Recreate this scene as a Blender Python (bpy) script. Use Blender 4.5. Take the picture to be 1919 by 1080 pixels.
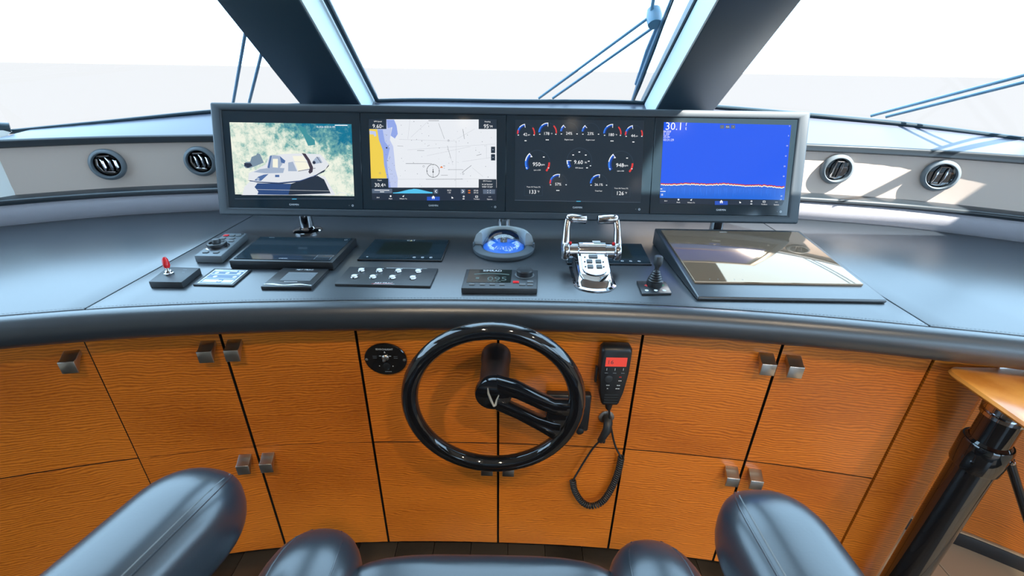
import bpy, bmesh, math, random
import numpy as np
from mathutils import Matrix, Vector

for o in list(bpy.data.objects): bpy.data.objects.remove(o)
SC = bpy.context.scene
COL = SC.collection
random.seed(4)

# ------------------------------------------------------------------ camera
F, PITCH, ROLL, HC = 848.0, math.radians(25.75), math.radians(0.9), 1.40
cd = bpy.data.cameras.new('camera'); cam = bpy.data.objects.new('camera', cd); COL.objects.link(cam)
cd.sensor_width = 36.0; cd.lens = F / 1919.0 * 36.0; cd.clip_start = 0.02; cd.clip_end = 60000
cam.matrix_world = (Matrix.Translation((0, 0, HC)) @ Matrix.Rotation(math.pi / 2 - PITCH, 4, 'X') @ Matrix.Rotation(ROLL, 4, 'Z'))
cd.dof.use_dof = True; cd.dof.focus_distance = 1.30; cd.dof.aperture_fstop = 5.6
SC.camera = cam

# ------------------------------------------------------------------ sky, sun, exposure
w = bpy.data.worlds.new('sky'); SC.world = w; w.use_nodes = True
bg = w.node_tree.nodes['Background']
bg.inputs[0].default_value = (0.50, 0.75, 1.0, 1); bg.inputs[1].default_value = 6.5
SUN_DIR = Vector((0.63, -0.50, 1.0)).normalized()          # towards the sun
sl = bpy.data.lights.new('sun', 'SUN'); sl.energy = 30.0; sl.angle = 0.009; sl.color = (1.0, 0.95, 0.88)
so = bpy.data.objects.new('sun', sl); COL.objects.link(so); so.location = SUN_DIR * 30
so.rotation_euler = (-SUN_DIR).to_track_quat('-Z', 'Y').to_euler()
SC.view_settings.view_transform = 'Standard'
try: SC.view_settings.look = 'None'
except Exception: pass
SC.view_settings.gamma = 1.0; SC.view_settings.use_curve_mapping = False
SC.view_settings.exposure = 0.0

# ------------------------------------------------------------------ survey helpers: a point of a known surface from where the photo shows it
_c, _s = math.cos(ROLL), math.sin(ROLL)
CAM = np.array([0, 0, HC])
def ray(px, py):
    u = (px - 959.5) / F; v = (py - 540) / F
    u, v = _c * u + _s * v, -_s * u + _c * v
    return np.array([u, math.cos(PITCH) - v * math.sin(PITCH), -math.sin(PITCH) - v * math.cos(PITCH)])
def onz(px, py, z):
    r = ray(px, py); return CAM + r * ((z - HC) / r[2])
def ony(px, py, y):
    r = ray(px, py); return CAM + r * (y / r[1])
def onplane(px, py, p0, n):
    r = ray(px, py); n = np.array(n); return CAM + r * ((n @ (np.array(p0) - CAM)) / (n @ r))
def oncyl(px, py, fn, off=0.0):
    r = ray(px, py); lo, hi = 0.1, 4.0
    for _ in range(50):
        m = (lo + hi) / 2; p = CAM + m * r
        if p[1] < fn(p[0]) + off: lo = m
        else: hi = m
    return CAM + lo * r

# ------------------------------------------------------------------ materials
MATS = {}
def mat(name, base, rough=0.5, metal=0.0, spec=0.5, coat=0.0, coat_rough=0.1, emis=None, es=1.0, bump=None, sheen=0.0):
    m = bpy.data.materials.new(name); m.use_nodes = True; nt = m.node_tree
    b = nt.nodes['Principled BSDF']
    b.inputs['Base Color'].default_value = (*base, 1); b.inputs['Roughness'].default_value = rough
    b.inputs['Metallic'].default_value = metal; b.inputs['Specular IOR Level'].default_value = spec
    b.inputs['Coat Weight'].default_value = coat; b.inputs['Coat Roughness'].default_value = coat_rough
    b.inputs['Sheen Weight'].default_value = sheen
    if emis is not None:
        b.inputs['Emission Color'].default_value = (*emis, 1); b.inputs['Emission Strength'].default_value = es
    if bump:
        scale, strength, dist = bump
        tc = nt.nodes.new('ShaderNodeTexCoord'); n = nt.nodes.new('ShaderNodeTexNoise'); bp = nt.nodes.new('ShaderNodeBump')
        n.inputs['Scale'].default_value = scale; n.inputs['Detail'].default_value = 3
        bp.inputs['Strength'].default_value = strength; bp.inputs['Distance'].default_value = dist
        nt.links.new(tc.outputs['Object'], n.inputs['Vector']); nt.links.new(n.outputs['Fac'], bp.inputs['Height'])
        nt.links.new(bp.outputs['Normal'], b.inputs['Normal'])
    MATS[name] = m
    return m
def lin(r, g, b):
    f = lambda c: (c / 255 / 12.92) if c / 255 <= .04045 else ((c / 255 + .055) / 1.055) ** 2.4
    return (f(r), f(g), f(b))

def wood(name, dark, light, scale=30.0, rough=0.34, coat=0.35):
    m = mat(name, light, rough, coat=coat, coat_rough=0.16); nt = m.node_tree; b = nt.nodes['Principled BSDF']; L = nt.links.new
    tc = nt.nodes.new('ShaderNodeTexCoord'); oi = nt.nodes.new('ShaderNodeObjectInfo')
    mp = nt.nodes.new('ShaderNodeMapping'); mp.inputs['Scale'].default_value = (0.42, 0.42, 1.0)
    cmb = nt.nodes.new('ShaderNodeCombineXYZ'); mul = nt.nodes.new('ShaderNodeMath'); mul.operation = 'MULTIPLY'; mul.inputs[1].default_value = 7.0
    L(oi.outputs['Random'], mul.inputs[0]); L(mul.outputs[0], cmb.inputs['X']); L(mul.outputs[0], cmb.inputs['Z'])
    ro = nt.nodes.new('ShaderNodeMath'); ro.operation = 'MULTIPLY_ADD'; ro.inputs[1].default_value = 0.42; ro.inputs[2].default_value = -0.21
    rc = nt.nodes.new('ShaderNodeCombineXYZ'); L(oi.outputs['Random'], ro.inputs[0]); L(ro.outputs[0], rc.inputs['Y']); L(rc.outputs[0], mp.inputs['Rotation'])
    L(cmb.outputs[0], mp.inputs['Location']); L(tc.outputs['Object'], mp.inputs['Vector'])
    wv = nt.nodes.new('ShaderNodeTexWave'); wv.bands_direction = 'Z'; wv.wave_profile = 'SIN'
    wv.inputs['Scale'].default_value = scale; wv.inputs['Distortion'].default_value = 11.0
    wv.inputs['Detail'].default_value = 2.5; wv.inputs['Detail Scale'].default_value = 0.6; wv.inputs['Detail Roughness'].default_value = 0.55
    L(mp.outputs[0], wv.inputs['Vector'])
    n = nt.nodes.new('ShaderNodeTexNoise'); n.inputs['Scale'].default_value = 4.0; n.inputs['Detail'].default_value = 4
    L(mp.outputs[0], n.inputs['Vector'])
    n2 = nt.nodes.new('ShaderNodeTexNoise'); n2.inputs['Scale'].default_value = 220.0; n2.inputs['Detail'].default_value = 2
    L(mp.outputs[0], n2.inputs['Vector'])
    a = nt.nodes.new('ShaderNodeMath'); a.operation = 'MULTIPLY'; L(wv.outputs['Fac'], a.inputs[0]); L(n.outputs['Fac'], a.inputs[1])
    a2 = nt.nodes.new('ShaderNodeMath'); a2.operation = 'MULTIPLY_ADD'; a2.inputs[1].default_value = 0.25
    L(n2.outputs['Fac'], a2.inputs[0]); L(a.outputs[0], a2.inputs[2])
    a3 = nt.nodes.new('ShaderNodeMath'); a3.operation = 'MULTIPLY_ADD'; a3.inputs[1].default_value = 0.5
    L(n.outputs['Fac'], a3.inputs[0]); L(a2.outputs[0], a3.inputs[2])
    r = nt.nodes.new('ShaderNodeValToRGB')
    r.color_ramp.elements[0].position = 0.20; r.color_ramp.elements[0].color = (*dark, 1)
    r.color_ramp.elements[1].position = 0.86; r.color_ramp.elements[1].color = (*light, 1)
    L(a3.outputs[0], r.inputs[0]); L(r.outputs[0], b.inputs['Base Color'])
    return m

wood('cherry_wood', lin(158, 76, 14), lin(220, 124, 36), scale=42)
wood('table_wood', lin(190, 110, 40), lin(226, 150, 66), scale=20, rough=0.25, coat=0.6)
wood('floor_wood', lin(26, 22, 18), lin(58, 50, 42), scale=8, rough=0.35, coat=0.1)
mat('black_leather', (0.020, 0.026, 0.033), 0.34, spec=0.8, coat=0.38, coat_rough=0.30, bump=(420, 0.25, 0.0006))
mat('seat_leather', (0.012, 0.020, 0.030), 0.30, spec=0.8, coat=0.2, coat_rough=0.25, bump=(260, 0.18, 0.0005))
mat('seat_thread', (0.10, 0.13, 0.15), 0.7)
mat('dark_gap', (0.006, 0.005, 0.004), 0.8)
mat('housing_leather', (0.035, 0.045, 0.055), 0.45, bump=(420, 0.2, 0.0005))
mat('satin_black', (0.012, 0.014, 0.017), 0.38)
mat('gloss_black', (0.006, 0.007, 0.009), 0.06, coat=0.6, coat_rough=0.03)
mat('screen_glass', (0.016, 0.028, 0.038), 0.07, spec=0.6)
mat('chart_glass', (0.34, 0.235, 0.155), 0.05, metal=0.6)
mat('fabric_grey', lin(150, 146, 152), 0.9, bump=(700, 0.5, 0.001), sheen=0.2)
mat('fascia_taupe', lin(198, 180, 168), 0.33, spec=0.5)
mat('ledge_black', (0.02, 0.026, 0.032), 0.28)
mat('sill_grey', lin(82, 86, 100), 0.30)
mat('vent_grey', lin(104, 112, 118), 0.4)
mat('frame_paint', (0.022, 0.050, 0.072), 0.45)
mat('reveal_pale', lin(205, 218, 220), 0.6)
mat('gasket', (0.01, 0.03, 0.045), 0.4)
mat('white_panel', lin(225, 225, 220), 0.5)
mat('chrome', (0.46, 0.46, 0.48), 0.05, metal=1.0)
mat('chrome_soft', (0.44, 0.42, 0.43), 0.16, metal=1.0)
mat('emblem_silver', (0.75, 0.72, 0.64), 0.4, metal=0.7)
mat('nickel', (0.52, 0.49, 0.45), 0.30, metal=1.0)
mat('grey_plastic', lin(96, 104, 110), 0.45)
mat('dark_plastic', lin(44, 48, 52), 0.45)
mat('button_grey', lin(92, 96, 98), 0.5)
mat('print_white', lin(220, 226, 230), 0.5)
mat('print_grey', lin(130, 140, 146), 0.5)
mat('print_yellow', lin(225, 190, 40), 0.5)
mat('print_red', lin(200, 50, 50), 0.5)
mat('print_green', lin(40, 140, 90), 0.5)
mat('red_plastic', lin(215, 24, 32), 0.3)
mat('plate_blue', lin(70, 100, 132), 0.35)
mat('cream_floor', lin(186, 170, 146), 0.45)
mat('plinth_black', lin(40, 40, 42), 0.5)
mat('pale_strip', lin(190, 165, 135), 0.4)
mat('ceiling_white', lin(215, 212, 205), 0.8)
mat('wall_cream', lin(190, 180, 165), 0.8)
mat('compass_grey', lin(168, 178, 182), 0.5)
mat('compass_dark', lin(74, 84, 92), 0.5)
mat('compass_blue', lin(36, 110, 215), 0.35, emis=lin(20, 90, 200), es=0.25)  # faint glow added to stand in for sky light on the card
mat('compass_black', (0.01, 0.012, 0.015), 0.3)
mat('wiper_metal', lin(84, 124, 150), 0.4)
mat('cord_rubber', (0.012, 0.014, 0.016), 0.5)
mat('lcd_dark', lin(30, 36, 34), 0.15)
mat('lcd_ink', lin(72, 88, 84), 0.4)
mat('sea_water', (0.093, 0.082, 0.077), 1.0, spec=0.0)
mat('lamp_glow', (1, 1, 1), 0.5, emis=(1.0, 0.78, 0.5), es=14.0)
def glow(name, rgb, es=1.0):
    return mat(name, (0.004, 0.004, 0.005), 0.12, emis=lin(*rgb), es=es)
glow('lit_white', (250, 252, 255)); glow('lit_chart', (238, 242, 248), 0.95); glow('lit_land', (246, 214, 84), 0.95)
glow('lit_shallow', (150, 172, 238), 0.95); glow('lit_shallow_pale', (196, 208, 244), 0.95); glow('lit_line', (130, 134, 142), 0.9)
glow('lit_line_pale', (192, 196, 204), 0.95); glow('lit_ink', (52, 56, 64), 0.9); glow('lit_bar', (44, 58, 78), 0.7); glow('lit_box', (40, 56, 72), 0.8)
glow('lit_steel', (96, 112, 134), 0.9); glow('lit_cyan', (86, 196, 240), 1.0); glow('lit_home', (40, 84, 190), 1.0); glow('lit_orange', (232, 120, 40), 1.0)
glow('lit_navy', (36, 52, 66), 0.8); glow('lit_blue', (50, 120, 230), 1.1); glow('lit_blue_deep', (18, 62, 150), 1.0); glow('lit_red', (220, 62, 62), 1.0)
glow('lit_ring', (56, 74, 94), 0.8); glow('lit_sonar', (10, 88, 240), 1.0); glow('lit_sonar_low', (30, 104, 220), 1.0); glow('lit_sonar_red', (196, 40, 50), 1.0)
glow('lit_cream', (246, 244, 226), 1.0); glow('lit_lcd_red', (228, 72, 58), 1.0); glow('lit_hull', (226, 230, 236), 1.0); glow('lit_hull_shade', (168, 184, 208), 0.95)
glow('lit_dinghy_blue', (84, 116, 170), 0.9); glow('lit_dinghy_dark', (48, 58, 84), 0.8); glow('lit_strap', (74, 66, 82), 0.8); glow('lit_motor', (128, 152, 172), 0.9)
glow('lit_deck', (52, 84, 140), 0.8); glow('lit_deck_dark', (44, 58, 76), 0.8); glow('lit_wake_teal', (64, 146, 156), 1.0)
def wake_picture():
    m = glow('wake_picture', (20, 120, 140)); nt = m.node_tree; b = nt.nodes['Principled BSDF']; L = nt.links.new
    tc = nt.nodes.new('ShaderNodeTexCoord'); n = nt.nodes.new('ShaderNodeTexNoise'); n.inputs['Scale'].default_value = 34; n.inputs['Detail'].default_value = 12
    n.inputs['Roughness'].default_value = 0.76; n.inputs['Distortion'].default_value = 0.15
    sp = nt.nodes.new('ShaderNodeSeparateXYZ'); L(tc.outputs['Object'], n.inputs['Vector']); L(tc.outputs['Generated'], sp.inputs[0])
    # the wake is a pale band that bends from the top left down to the right
    a = nt.nodes.new('ShaderNodeMath'); a.operation = 'MULTIPLY_ADD'; a.inputs[1].default_value = 0.75; L(sp.outputs['X'], a.inputs[0]); L(sp.outputs['Z'], a.inputs[2])
    r1 = nt.nodes.new('ShaderNodeMapRange'); r1.inputs[1].default_value = 1.05; r1.inputs[2].default_value = 1.6; r1.inputs[3].default_value = 0.13; r1.inputs[4].default_value = -0.17
    L(a.outputs[0], r1.inputs[0])
    s = nt.nodes.new('ShaderNodeMath'); s.operation = 'ADD'; L(n.outputs['Fac'], s.inputs[0]); L(r1.outputs[0], s.inputs[1])
    cr = nt.nodes.new('ShaderNodeValToRGB'); e = cr.color_ramp.elements
    e[0].position = 0.36; e[0].color = (*lin(8, 116, 148), 1); e[1].position = 0.68; e[1].color = (*lin(240, 244, 228), 1)
    x = e.new(0.50); x.color = (*lin(118, 176, 172), 1); x = e.new(0.57); x.color = (*lin(196, 218, 204), 1)
    L(s.outputs[0], cr.inputs[0]); L(cr.outputs[0], b.inputs['Emission Color'])
wake_picture()
def pane_material():
    m = bpy.data.materials.new('window_glass'); m.use_nodes = True; nt = m.node_tree; nt.nodes.clear(); L = nt.links.new
    out = nt.nodes.new('ShaderNodeOutputMaterial'); mx = nt.nodes.new('ShaderNodeMixShader'); t = nt.nodes.new('ShaderNodeBsdfTransparent')
    g = nt.nodes.new('ShaderNodeBsdfGlossy'); lw = nt.nodes.new('ShaderNodeLayerWeight'); pw_ = nt.nodes.new('ShaderNodeMath'); pw_.operation = 'POWER'; pw_.inputs[1].default_value = 5.0
    fr = nt.nodes.new('ShaderNodeMath'); fr.operation = 'MULTIPLY_ADD'; fr.name = 'schlick'; fr.inputs[1].default_value = 0.35; fr.inputs[2].default_value = 0.03
    L(lw.outputs['Facing'], pw_.inputs[0]); L(pw_.outputs[0], fr.inputs[0])
    t.inputs[0].default_value = (0.92, 0.97, 0.98, 1); g.inputs['Roughness'].default_value = 0.01
    L(fr.outputs[0], mx.inputs[0]); L(t.outputs[0], mx.inputs[1]); L(g.outputs[0], mx.inputs[2]); L(mx.outputs[0], out.inputs[0]); MATS['window_glass'] = m
    m2 = m.copy(); m2.name = 'dome_glass'; MATS['dome_glass'] = m2
    for n in m2.node_tree.nodes:
        if n.name == 'schlick': n.inputs[1].default_value = 0.9; n.inputs[2].default_value = 0.12
pane_material()

# ------------------------------------------------------------------ building helpers
def wloc(o):
    p = Vector((0, 0, 0))
    while o is not None: p += o.location; o = o.parent
    return p
class MB:
    def __init__(s): s.v = []; s.f = []
    def add(s, vs, fs):
        b = len(s.v); s.v += [tuple(map(float, p)) for p in vs]; s.f += [tuple(i + b for i in f) for f in fs]; return s
    def box(s, c, d, M=None):
        x, y, z = d[0] / 2, d[1] / 2, d[2] / 2
        vs = [Vector((i * x, j * y, k * z)) for i in (-1, 1) for j in (-1, 1) for k in (-1, 1)]
        vs = [((M @ p) if M else p) + Vector(c) for p in vs]
        return s.add(vs, [(0, 1, 3, 2), (4, 6, 7, 5), (0, 4, 5, 1), (2, 3, 7, 6), (0, 2, 6, 4), (1, 5, 7, 3)])
    def loft(s, rings, cap=True, closed=True):
        n = len(rings[0]); vs = [p for r in rings for p in r]; fs = []
        for i in range(len(rings) - 1):
            for j in range(n if closed else n - 1):
                k = (j + 1) % n
                fs.append((i * n + j, i * n + k, (i + 1) * n + k, (i + 1) * n + j))
        if cap and closed: fs += [tuple(range(n))[::-1], tuple(range((len(rings) - 1) * n, len(rings) * n))]
        return s.add(vs, fs)
    def prism(s, poly, vec):
        vec = Vector(vec); a = [Vector(p) for p in poly]; return s.loft([a, [p + vec for p in a]])
    def tube(s, path, r, n=10, cap=True, closed=False):
        P = [Vector(p) for p in path]; N = len(P); rs = r if isinstance(r, (list, tuple)) else [r] * N; rings = []
        up = None
        for i in range(N):
            if closed: t = P[(i + 1) % N] - P[i - 1]
            else: t = P[min(i + 1, N - 1)] - P[max(i - 1, 0)]
            t.normalize()
            if up is None:
                up = Vector((0, 0, 1)) if abs(t.z) < 0.9 else Vector((1, 0, 0))
            a = (up - t * up.dot(t)).normalized(); b = t.cross(a); up = a
            rings.append([P[i] + (a * math.cos(q) + b * math.sin(q)) * rs[i] for q in [2 * math.pi * k / n for k in range(n)]])
        if closed: rings.append(rings[0]); return s.loft(rings, cap=False)
        return s.loft(rings, cap=cap)
    def lathe(s, prof, M, n=28, a0=0.0, a1=2 * math.pi, cap=True):
        full = abs(a1 - a0 - 2 * math.pi) < 1e-6; m = n if full else n + 1
        rings = [[M @ Vector((r * math.cos(a0 + (a1 - a0) * k / n), r * math.sin(a0 + (a1 - a0) * k / n), h)) for k in range(m)] for r, h in prof]
        return s.loft(rings, cap=cap and full, closed=full)
    def grid(s, rows):
        n = len(rows[0]); return s.add([p for r in rows for p in r], [(i * n + j, i * n + j + 1, (i + 1) * n + j + 1, (i + 1) * n + j) for i in range(len(rows) - 1) for j in range(n - 1)])
    def build(s, name, material, parent=None, bevel=0.0, segs=2, smooth=40, recalc=True):
        off = wloc(parent) if parent is not None else Vector((0, 0, 0))
        if parent is None and s.v:
            c = np.array(s.v); off = Vector(((c[:, 0].min() + c[:, 0].max()) / 2, (c[:, 1].min() + c[:, 1].max()) / 2, c[:, 2].min()))
        me = bpy.data.meshes.new(name); me.from_pydata([tuple(Vector(p) - off) for p in s.v], [], s.f)
        if recalc or bevel:
            bm = bmesh.new(); bm.from_mesh(me)
            if recalc: bmesh.ops.recalc_face_normals(bm, faces=bm.faces)
            if bevel:
                es = [e for e in bm.edges if len(e.link_faces) == 2 and e.calc_face_angle(0) > 0.5]
                bmesh.ops.bevel(bm, geom=es, offset=bevel, segments=segs, profile=0.5, affect='EDGES', clamp_overlap=True)
            bm.to_mesh(me); bm.free()
        me.update()
        if smooth:
            me.polygons.foreach_set('use_smooth', [True] * len(me.polygons)); me.set_sharp_from_angle(angle=math.radians(smooth))
        me.materials.append(MATS[material])
        o = bpy.data.objects.new(name, me); COL.objects.link(o)
        if parent is None: o.location = off
        else: o.parent = parent
        return o
def tag(o, label, cat, group=None, kind=None):
    if label: o['label'] = label
    if cat: o['category'] = cat
    if group: o['group'] = group
    if kind: o['kind'] = kind
    return o
def thing(name, label, cat, loc, group=None, kind=None):
    o = bpy.data.objects.new(name, None); COL.objects.link(o); o.location = tuple(map(float, loc)); o.empty_display_size = 0.05
    return tag(o, label, cat, group, kind)
def struct(o): o['kind'] = 'structure'; return o
_TXT = {}
def text_data(st):
    if st not in _TXT:
        c = bpy.data.curves.new('print', 'FONT'); c.body = st; c.size = 1; c.resolution_u = 2
        t = bpy.data.objects.new('print', c); me = bpy.data.meshes.new_from_object(t)
        vs = [(v.co.x, v.co.y) for v in me.vertices]; fs = [tuple(p.vertices) for p in me.polygons]
        bpy.data.objects.remove(t); bpy.data.meshes.remove(me); bpy.data.curves.remove(c)
        _TXT[st] = (vs, fs)
    return _TXT[st]
class Ink:
    """flat print on a surface: position function P(a, b) -> point, right U, up V, normal N"""
    def __init__(s, P, U, V, k=0.0016, lift=0.0003):
        s.P = P; s.U = Vector(U).normalized(); s.V = Vector(V).normalized(); s.N = s.U.cross(s.V).normalized(); s.k = k; s.lift = lift; s.d = {}
    def _p(s, a, b, layer): return Vector(s.P(a, b)) + s.N * (s.lift * layer)
    def add(s, m, vs, fs):
        V, Fc = s.d.setdefault(m, ([], [])); b = len(V); V += [tuple(p) for p in vs]; Fc += [tuple(i + b for i in f) for f in fs]
    def poly(s, pts, m, layer=1): s.add(m, [s._p(a, b, layer) for a, b in pts], [tuple(range(len(pts)))])
    def rect(s, x0, y0, x1, y1, m, layer=1): s.poly([(x0, y0), (x0, y1), (x1, y1), (x1, y0)], m, layer)
    def line(s, p, q, wd, m, layer=3):
        A = s._p(*p, layer); B = s._p(*q, layer); t = (B - A)
        if t.length < 1e-9: return
        n = t.normalized().cross(s.N) * (wd * s.k / 2); s.add(m, [A - n, A + n, B + n, B - n], [(0, 1, 2, 3)])
    def strip(s, up, lo, m, layer=2):
        n = len(up); s.add(m, [s._p(a, b, layer) for a, b in up] + [s._p(a, b, layer) for a, b in lo], [(i, i + 1, n + i + 1, n + i) for i in range(n - 1)])
    def arc(s, c, r0, r1, a0, a1, m, layer=3, n=20):
        C = s._p(*c, layer); vs = []
        for i in range(n + 1):
            q = math.radians(a0 + (a1 - a0) * i / n); d = s.U * math.cos(q) + s.V * math.sin(q); vs += [C + d * r0 * s.k, C + d * r1 * s.k]
        s.add(m, vs, [(2 * i, 2 * i + 1, 2 * i + 3, 2 * i + 2) for i in range(n)])
    def disc(s, c, r, m, layer=3, n=20): s.arc(c, 0.01, r, 0, 360, m, layer, n)
    def text(s, st, a, b, cap, m, layer=4, align=0.5, sx=1.0):
        if st.startswith('~'):                           # print too small to read in the photo: a row of short strokes
            O = s._p(a, b, layer); wd = len(st) * cap * .68 * s.k * sx; n = max(1, len(st) // 2); h = s.V * (cap * s.k * .33)
            for i in range(n):
                A = O + s.U * (wd * (i / n - align)); B = A + s.U * (wd / n * .82); s.add(m, [A - h, B - h, B + h, A + h], [(0, 1, 2, 3)])
            return
        vs, fs = text_data(st); sz = cap * s.k / 0.69
        if not vs: return
        x0 = min(v[0] for v in vs); x1 = max(v[0] for v in vs); O = s._p(a, b, layer); xo = x0 + (x1 - x0) * align
        s.add(m, [O + s.U * ((x - xo) * sz * sx) + s.V * ((y - 0.345) * sz) for x, y in vs], fs)
    def build(s, name, parent):
        off = wloc(parent); me = bpy.data.meshes.new(name); V = []; Fc = []; mi = []
        for i, (m, (vs, fs)) in enumerate(s.d.items()):
            b = len(V); V += [tuple(Vector(p) - off) for p in vs]; Fc += [tuple(j + b for j in f) for f in fs]; mi += [i] * len(fs); me.materials.append(MATS[m])
        me.from_pydata(V, [], Fc); me.polygons.foreach_set('material_index', mi); me.update()
        # every face of a print looks away from its surface
        bm = bmesh.new(); bm.from_mesh(me); bm.normal_update()
        for f in bm.faces:
            if f.normal.dot(s.N) < 0: f.normal_flip()
        bm.to_mesh(me); bm.free()
        o = bpy.data.objects.new(name, me); COL.objects.link(o); o.parent = parent; return o

def interp(xs, ys):
    """smooth curve through points (cubic Hermite), straight beyond the ends"""
    xs = np.array(xs, float); ys = np.array(ys, float); m = np.gradient(ys, xs)
    def fn(x):
        if x <= xs[0]: return float(ys[0] + m[0] * (x - xs[0]))
        if x >= xs[-1]: return float(ys[-1] + m[-1] * (x - xs[-1]))
        i = int(np.searchsorted(xs, x) - 1); h = xs[i + 1] - xs[i]; t = (x - xs[i]) / h
        return float((2*t**3-3*t**2+1)*ys[i] + (t**3-2*t**2+t)*h*m[i] + (-2*t**3+3*t**2)*ys[i+1] + (t**3-t**2)*h*m[i+1])
    return fn
XB = [0, .6, 1.05, 1.38, 1.62, 1.9]; YB = [1.72, 1.68, 1.60, 1.51, 1.39, 1.20]
back_y = interp([-x for x in XB[:0:-1]] + XB, YB[:0:-1] + YB)                       # rear edge of the console
front_y = interp([-1.75, -1.4, -1.062, -.911, -.661, -.373, -.036, .352, .634, .881, 1.051, 1.4, 1.75],
                 [.60, .72, .814, .848, .885, .909, .920, .907, .874, .831, .797, .70, .58])  # seam in front
cab_y = interp([-1.45, -.976, -.697, -.38, -.032, .317, .635, .943, 1.1], [.755, .876, .922, .945, .948, .934, .899, .846, .815])
glass_y = interp([-2.0, -1.658, -1.437, -1.133, -.80, -.56, 0, .526, .76, 1.095, 1.389, 1.667, 2.0], [1.30, 1.565, 1.682, 1.79, 1.91, 1.99, 2.0, 1.99, 1.91, 1.79, 1.70, 1.56, 1.28])
glass_z = interp([-2.0, -1.658, -1.437, -1.133, -.80, -.56, 0, .526, .76, 1.095, 1.389, 1.667, 2.0], [1.16, 1.198, 1.219, 1.249, 1.272, 1.284, 1.290, 1.292, 1.287, 1.270, 1.251, 1.224, 1.19])
TOP = 0.925
def lsp(a, b, n): return [a + (b - a) * i / (n - 1) for i in range(n)]

# ================================================================== setting
sea = MB().add([(-30000, -30000, -3.6), (30000, -30000, -3.6), (30000, 30000, -3.6), (-30000, 30000, -3.6)], [(0, 1, 2, 3)]).build('sea', 'sea_water', smooth=0)
tag(sea, 'pale hazy sea stretching to the horizon outside the windows', 'sea', kind='stuff')
# cabin shell (roof, sides and aft bulkhead stand outside the frame but shade the room)
hull_top = MB()
struct(MB().box((0, -1.14, 2.20), (4.6, 3.84, 0.08)).build('ceiling', 'ceiling_white'))
# sun blocker added out of view above the windscreen; its gap admits the sun
hz_ = 4.20
ht = MB()
for poly in ([(-1.6, -3.0), (-1.6, 1.5), (-.6, 1.95), (1.2, 2.05), (2.32, 1.9), (2.32, -3.0)], [(2.32, -3.0), (2.32, -.40), (3.72, -.40), (3.72, -3.0)], [(3.72, -3.0), (3.72, 1.5), (4.5, 1.0), (4.5, -3.0)]): ht.prism([(a, b, hz_) for a, b in poly], (0, 0, .08))
ht = ht.build('trim_9', 'white_panel'); ht['label'] = 'added white sun blocker with a gap, out of view high above the windscreen'; struct(ht)
for sx, side in ((-1, 'left'), (1, 'right')):
    wl = MB(); wl.box((sx * 2.26, -0.75, 0.48), (0.08, 4.6, 1.08)); wl.box((sx * 2.26, -1.05, 2.04), (0.08, 4.0, 0.26))
    for y in (-2.95, -1.2): wl.box((sx * 2.26, y, 1.46), (0.08, 0.2, 0.92))
    if sx < 0: wl.box((sx * 2.26, -1.75, 1.46), (0.08, 2.6, 0.92))
    struct(wl.build('wall_' + side, 'wall_cream'))
wa = MB(); wa.box((-1.05, -3.06, 1.08), (2.46, 0.08, 2.28)); wa.box((2.1, -3.06, 1.08), (0.36, 0.08, 2.28)); wa.box((1.05, -3.06, 2.1), (1.74, 0.08, 0.24))
struct(wa.build('wall_rear', 'wall_cream'))
fl = MB().box((0, -0.7, -0.035), (4.6, 4.8, 0.03)).build('floor', 'dark_gap'); struct(fl)
pw = 0.12
mesh_cache = {}
for i in range(-12, 9):
    x = i * pw + pw / 2
    y = -1.0 + (i * 37 % 5) * 0.13
    for ya, yb in ((-1.2, y + 0.5), (y + 0.503, 1.15)):
        if yb - ya > 0.05: MB().box((x, (ya + yb) / 2, -0.01), (pw - 0.002, yb - ya, 0.02)).build('floor_plank', 'floor_wood', fl, smooth=0)
for i in range(4):
    for j in range(4):
        x0, y0 = 1.085 + i * 0.29, 1.25 - (j + 1) * 0.42
        MB().box((x0 + 0.144, y0 + 0.209, -0.009), (0.287, 0.417, 0.022)).build('floor_tile', 'cream_floor', fl, bevel=0.002, segs=1)

# ------------------------------------------------------------------ glazing
RAKE = Vector((0, -math.cos(math.radians(35.6)), math.sin(math.radians(35.6))))
GN = Vector((0, -math.sin(math.radians(35.6)), -math.cos(math.radians(35.6))))      # into the cabin
def gbase(x): return Vector((x, glass_y(x), glass_z(x)))
def window(n, x0, x1, label):
    wd = thing('window_%d' % n, label, None, gbase((x0 + x1) / 2), kind='structure')
    xs = lsp(x0, x1, 13)
    MB().grid([[gbase(x) for x in xs], [gbase(x) + RAKE * 1.48 for x in xs]]).build('pane', 'window_glass', wd)
    MB().tube([gbase(x) + GN * 0.006 for x in lsp(x0, x1, 25)], 0.0075, 8).build('gasket', 'gasket', wd)
    for x in (x0, x1): MB().tube([gbase(x) + GN * 0.004, gbase(x) + GN * 0.004 + RAKE * 1.46], 0.009, 8).build('gasket', 'gasket', wd)
    return wd
window(1, -2.2, -0.80, 'left raked windscreen pane above the two air vents')
window(2, -0.562, 0.528, 'centre raked windscreen pane between the two dark mullions')
window(3, 0.745, 2.2, 'right raked windscreen pane over the sunlit ledge')
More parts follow.
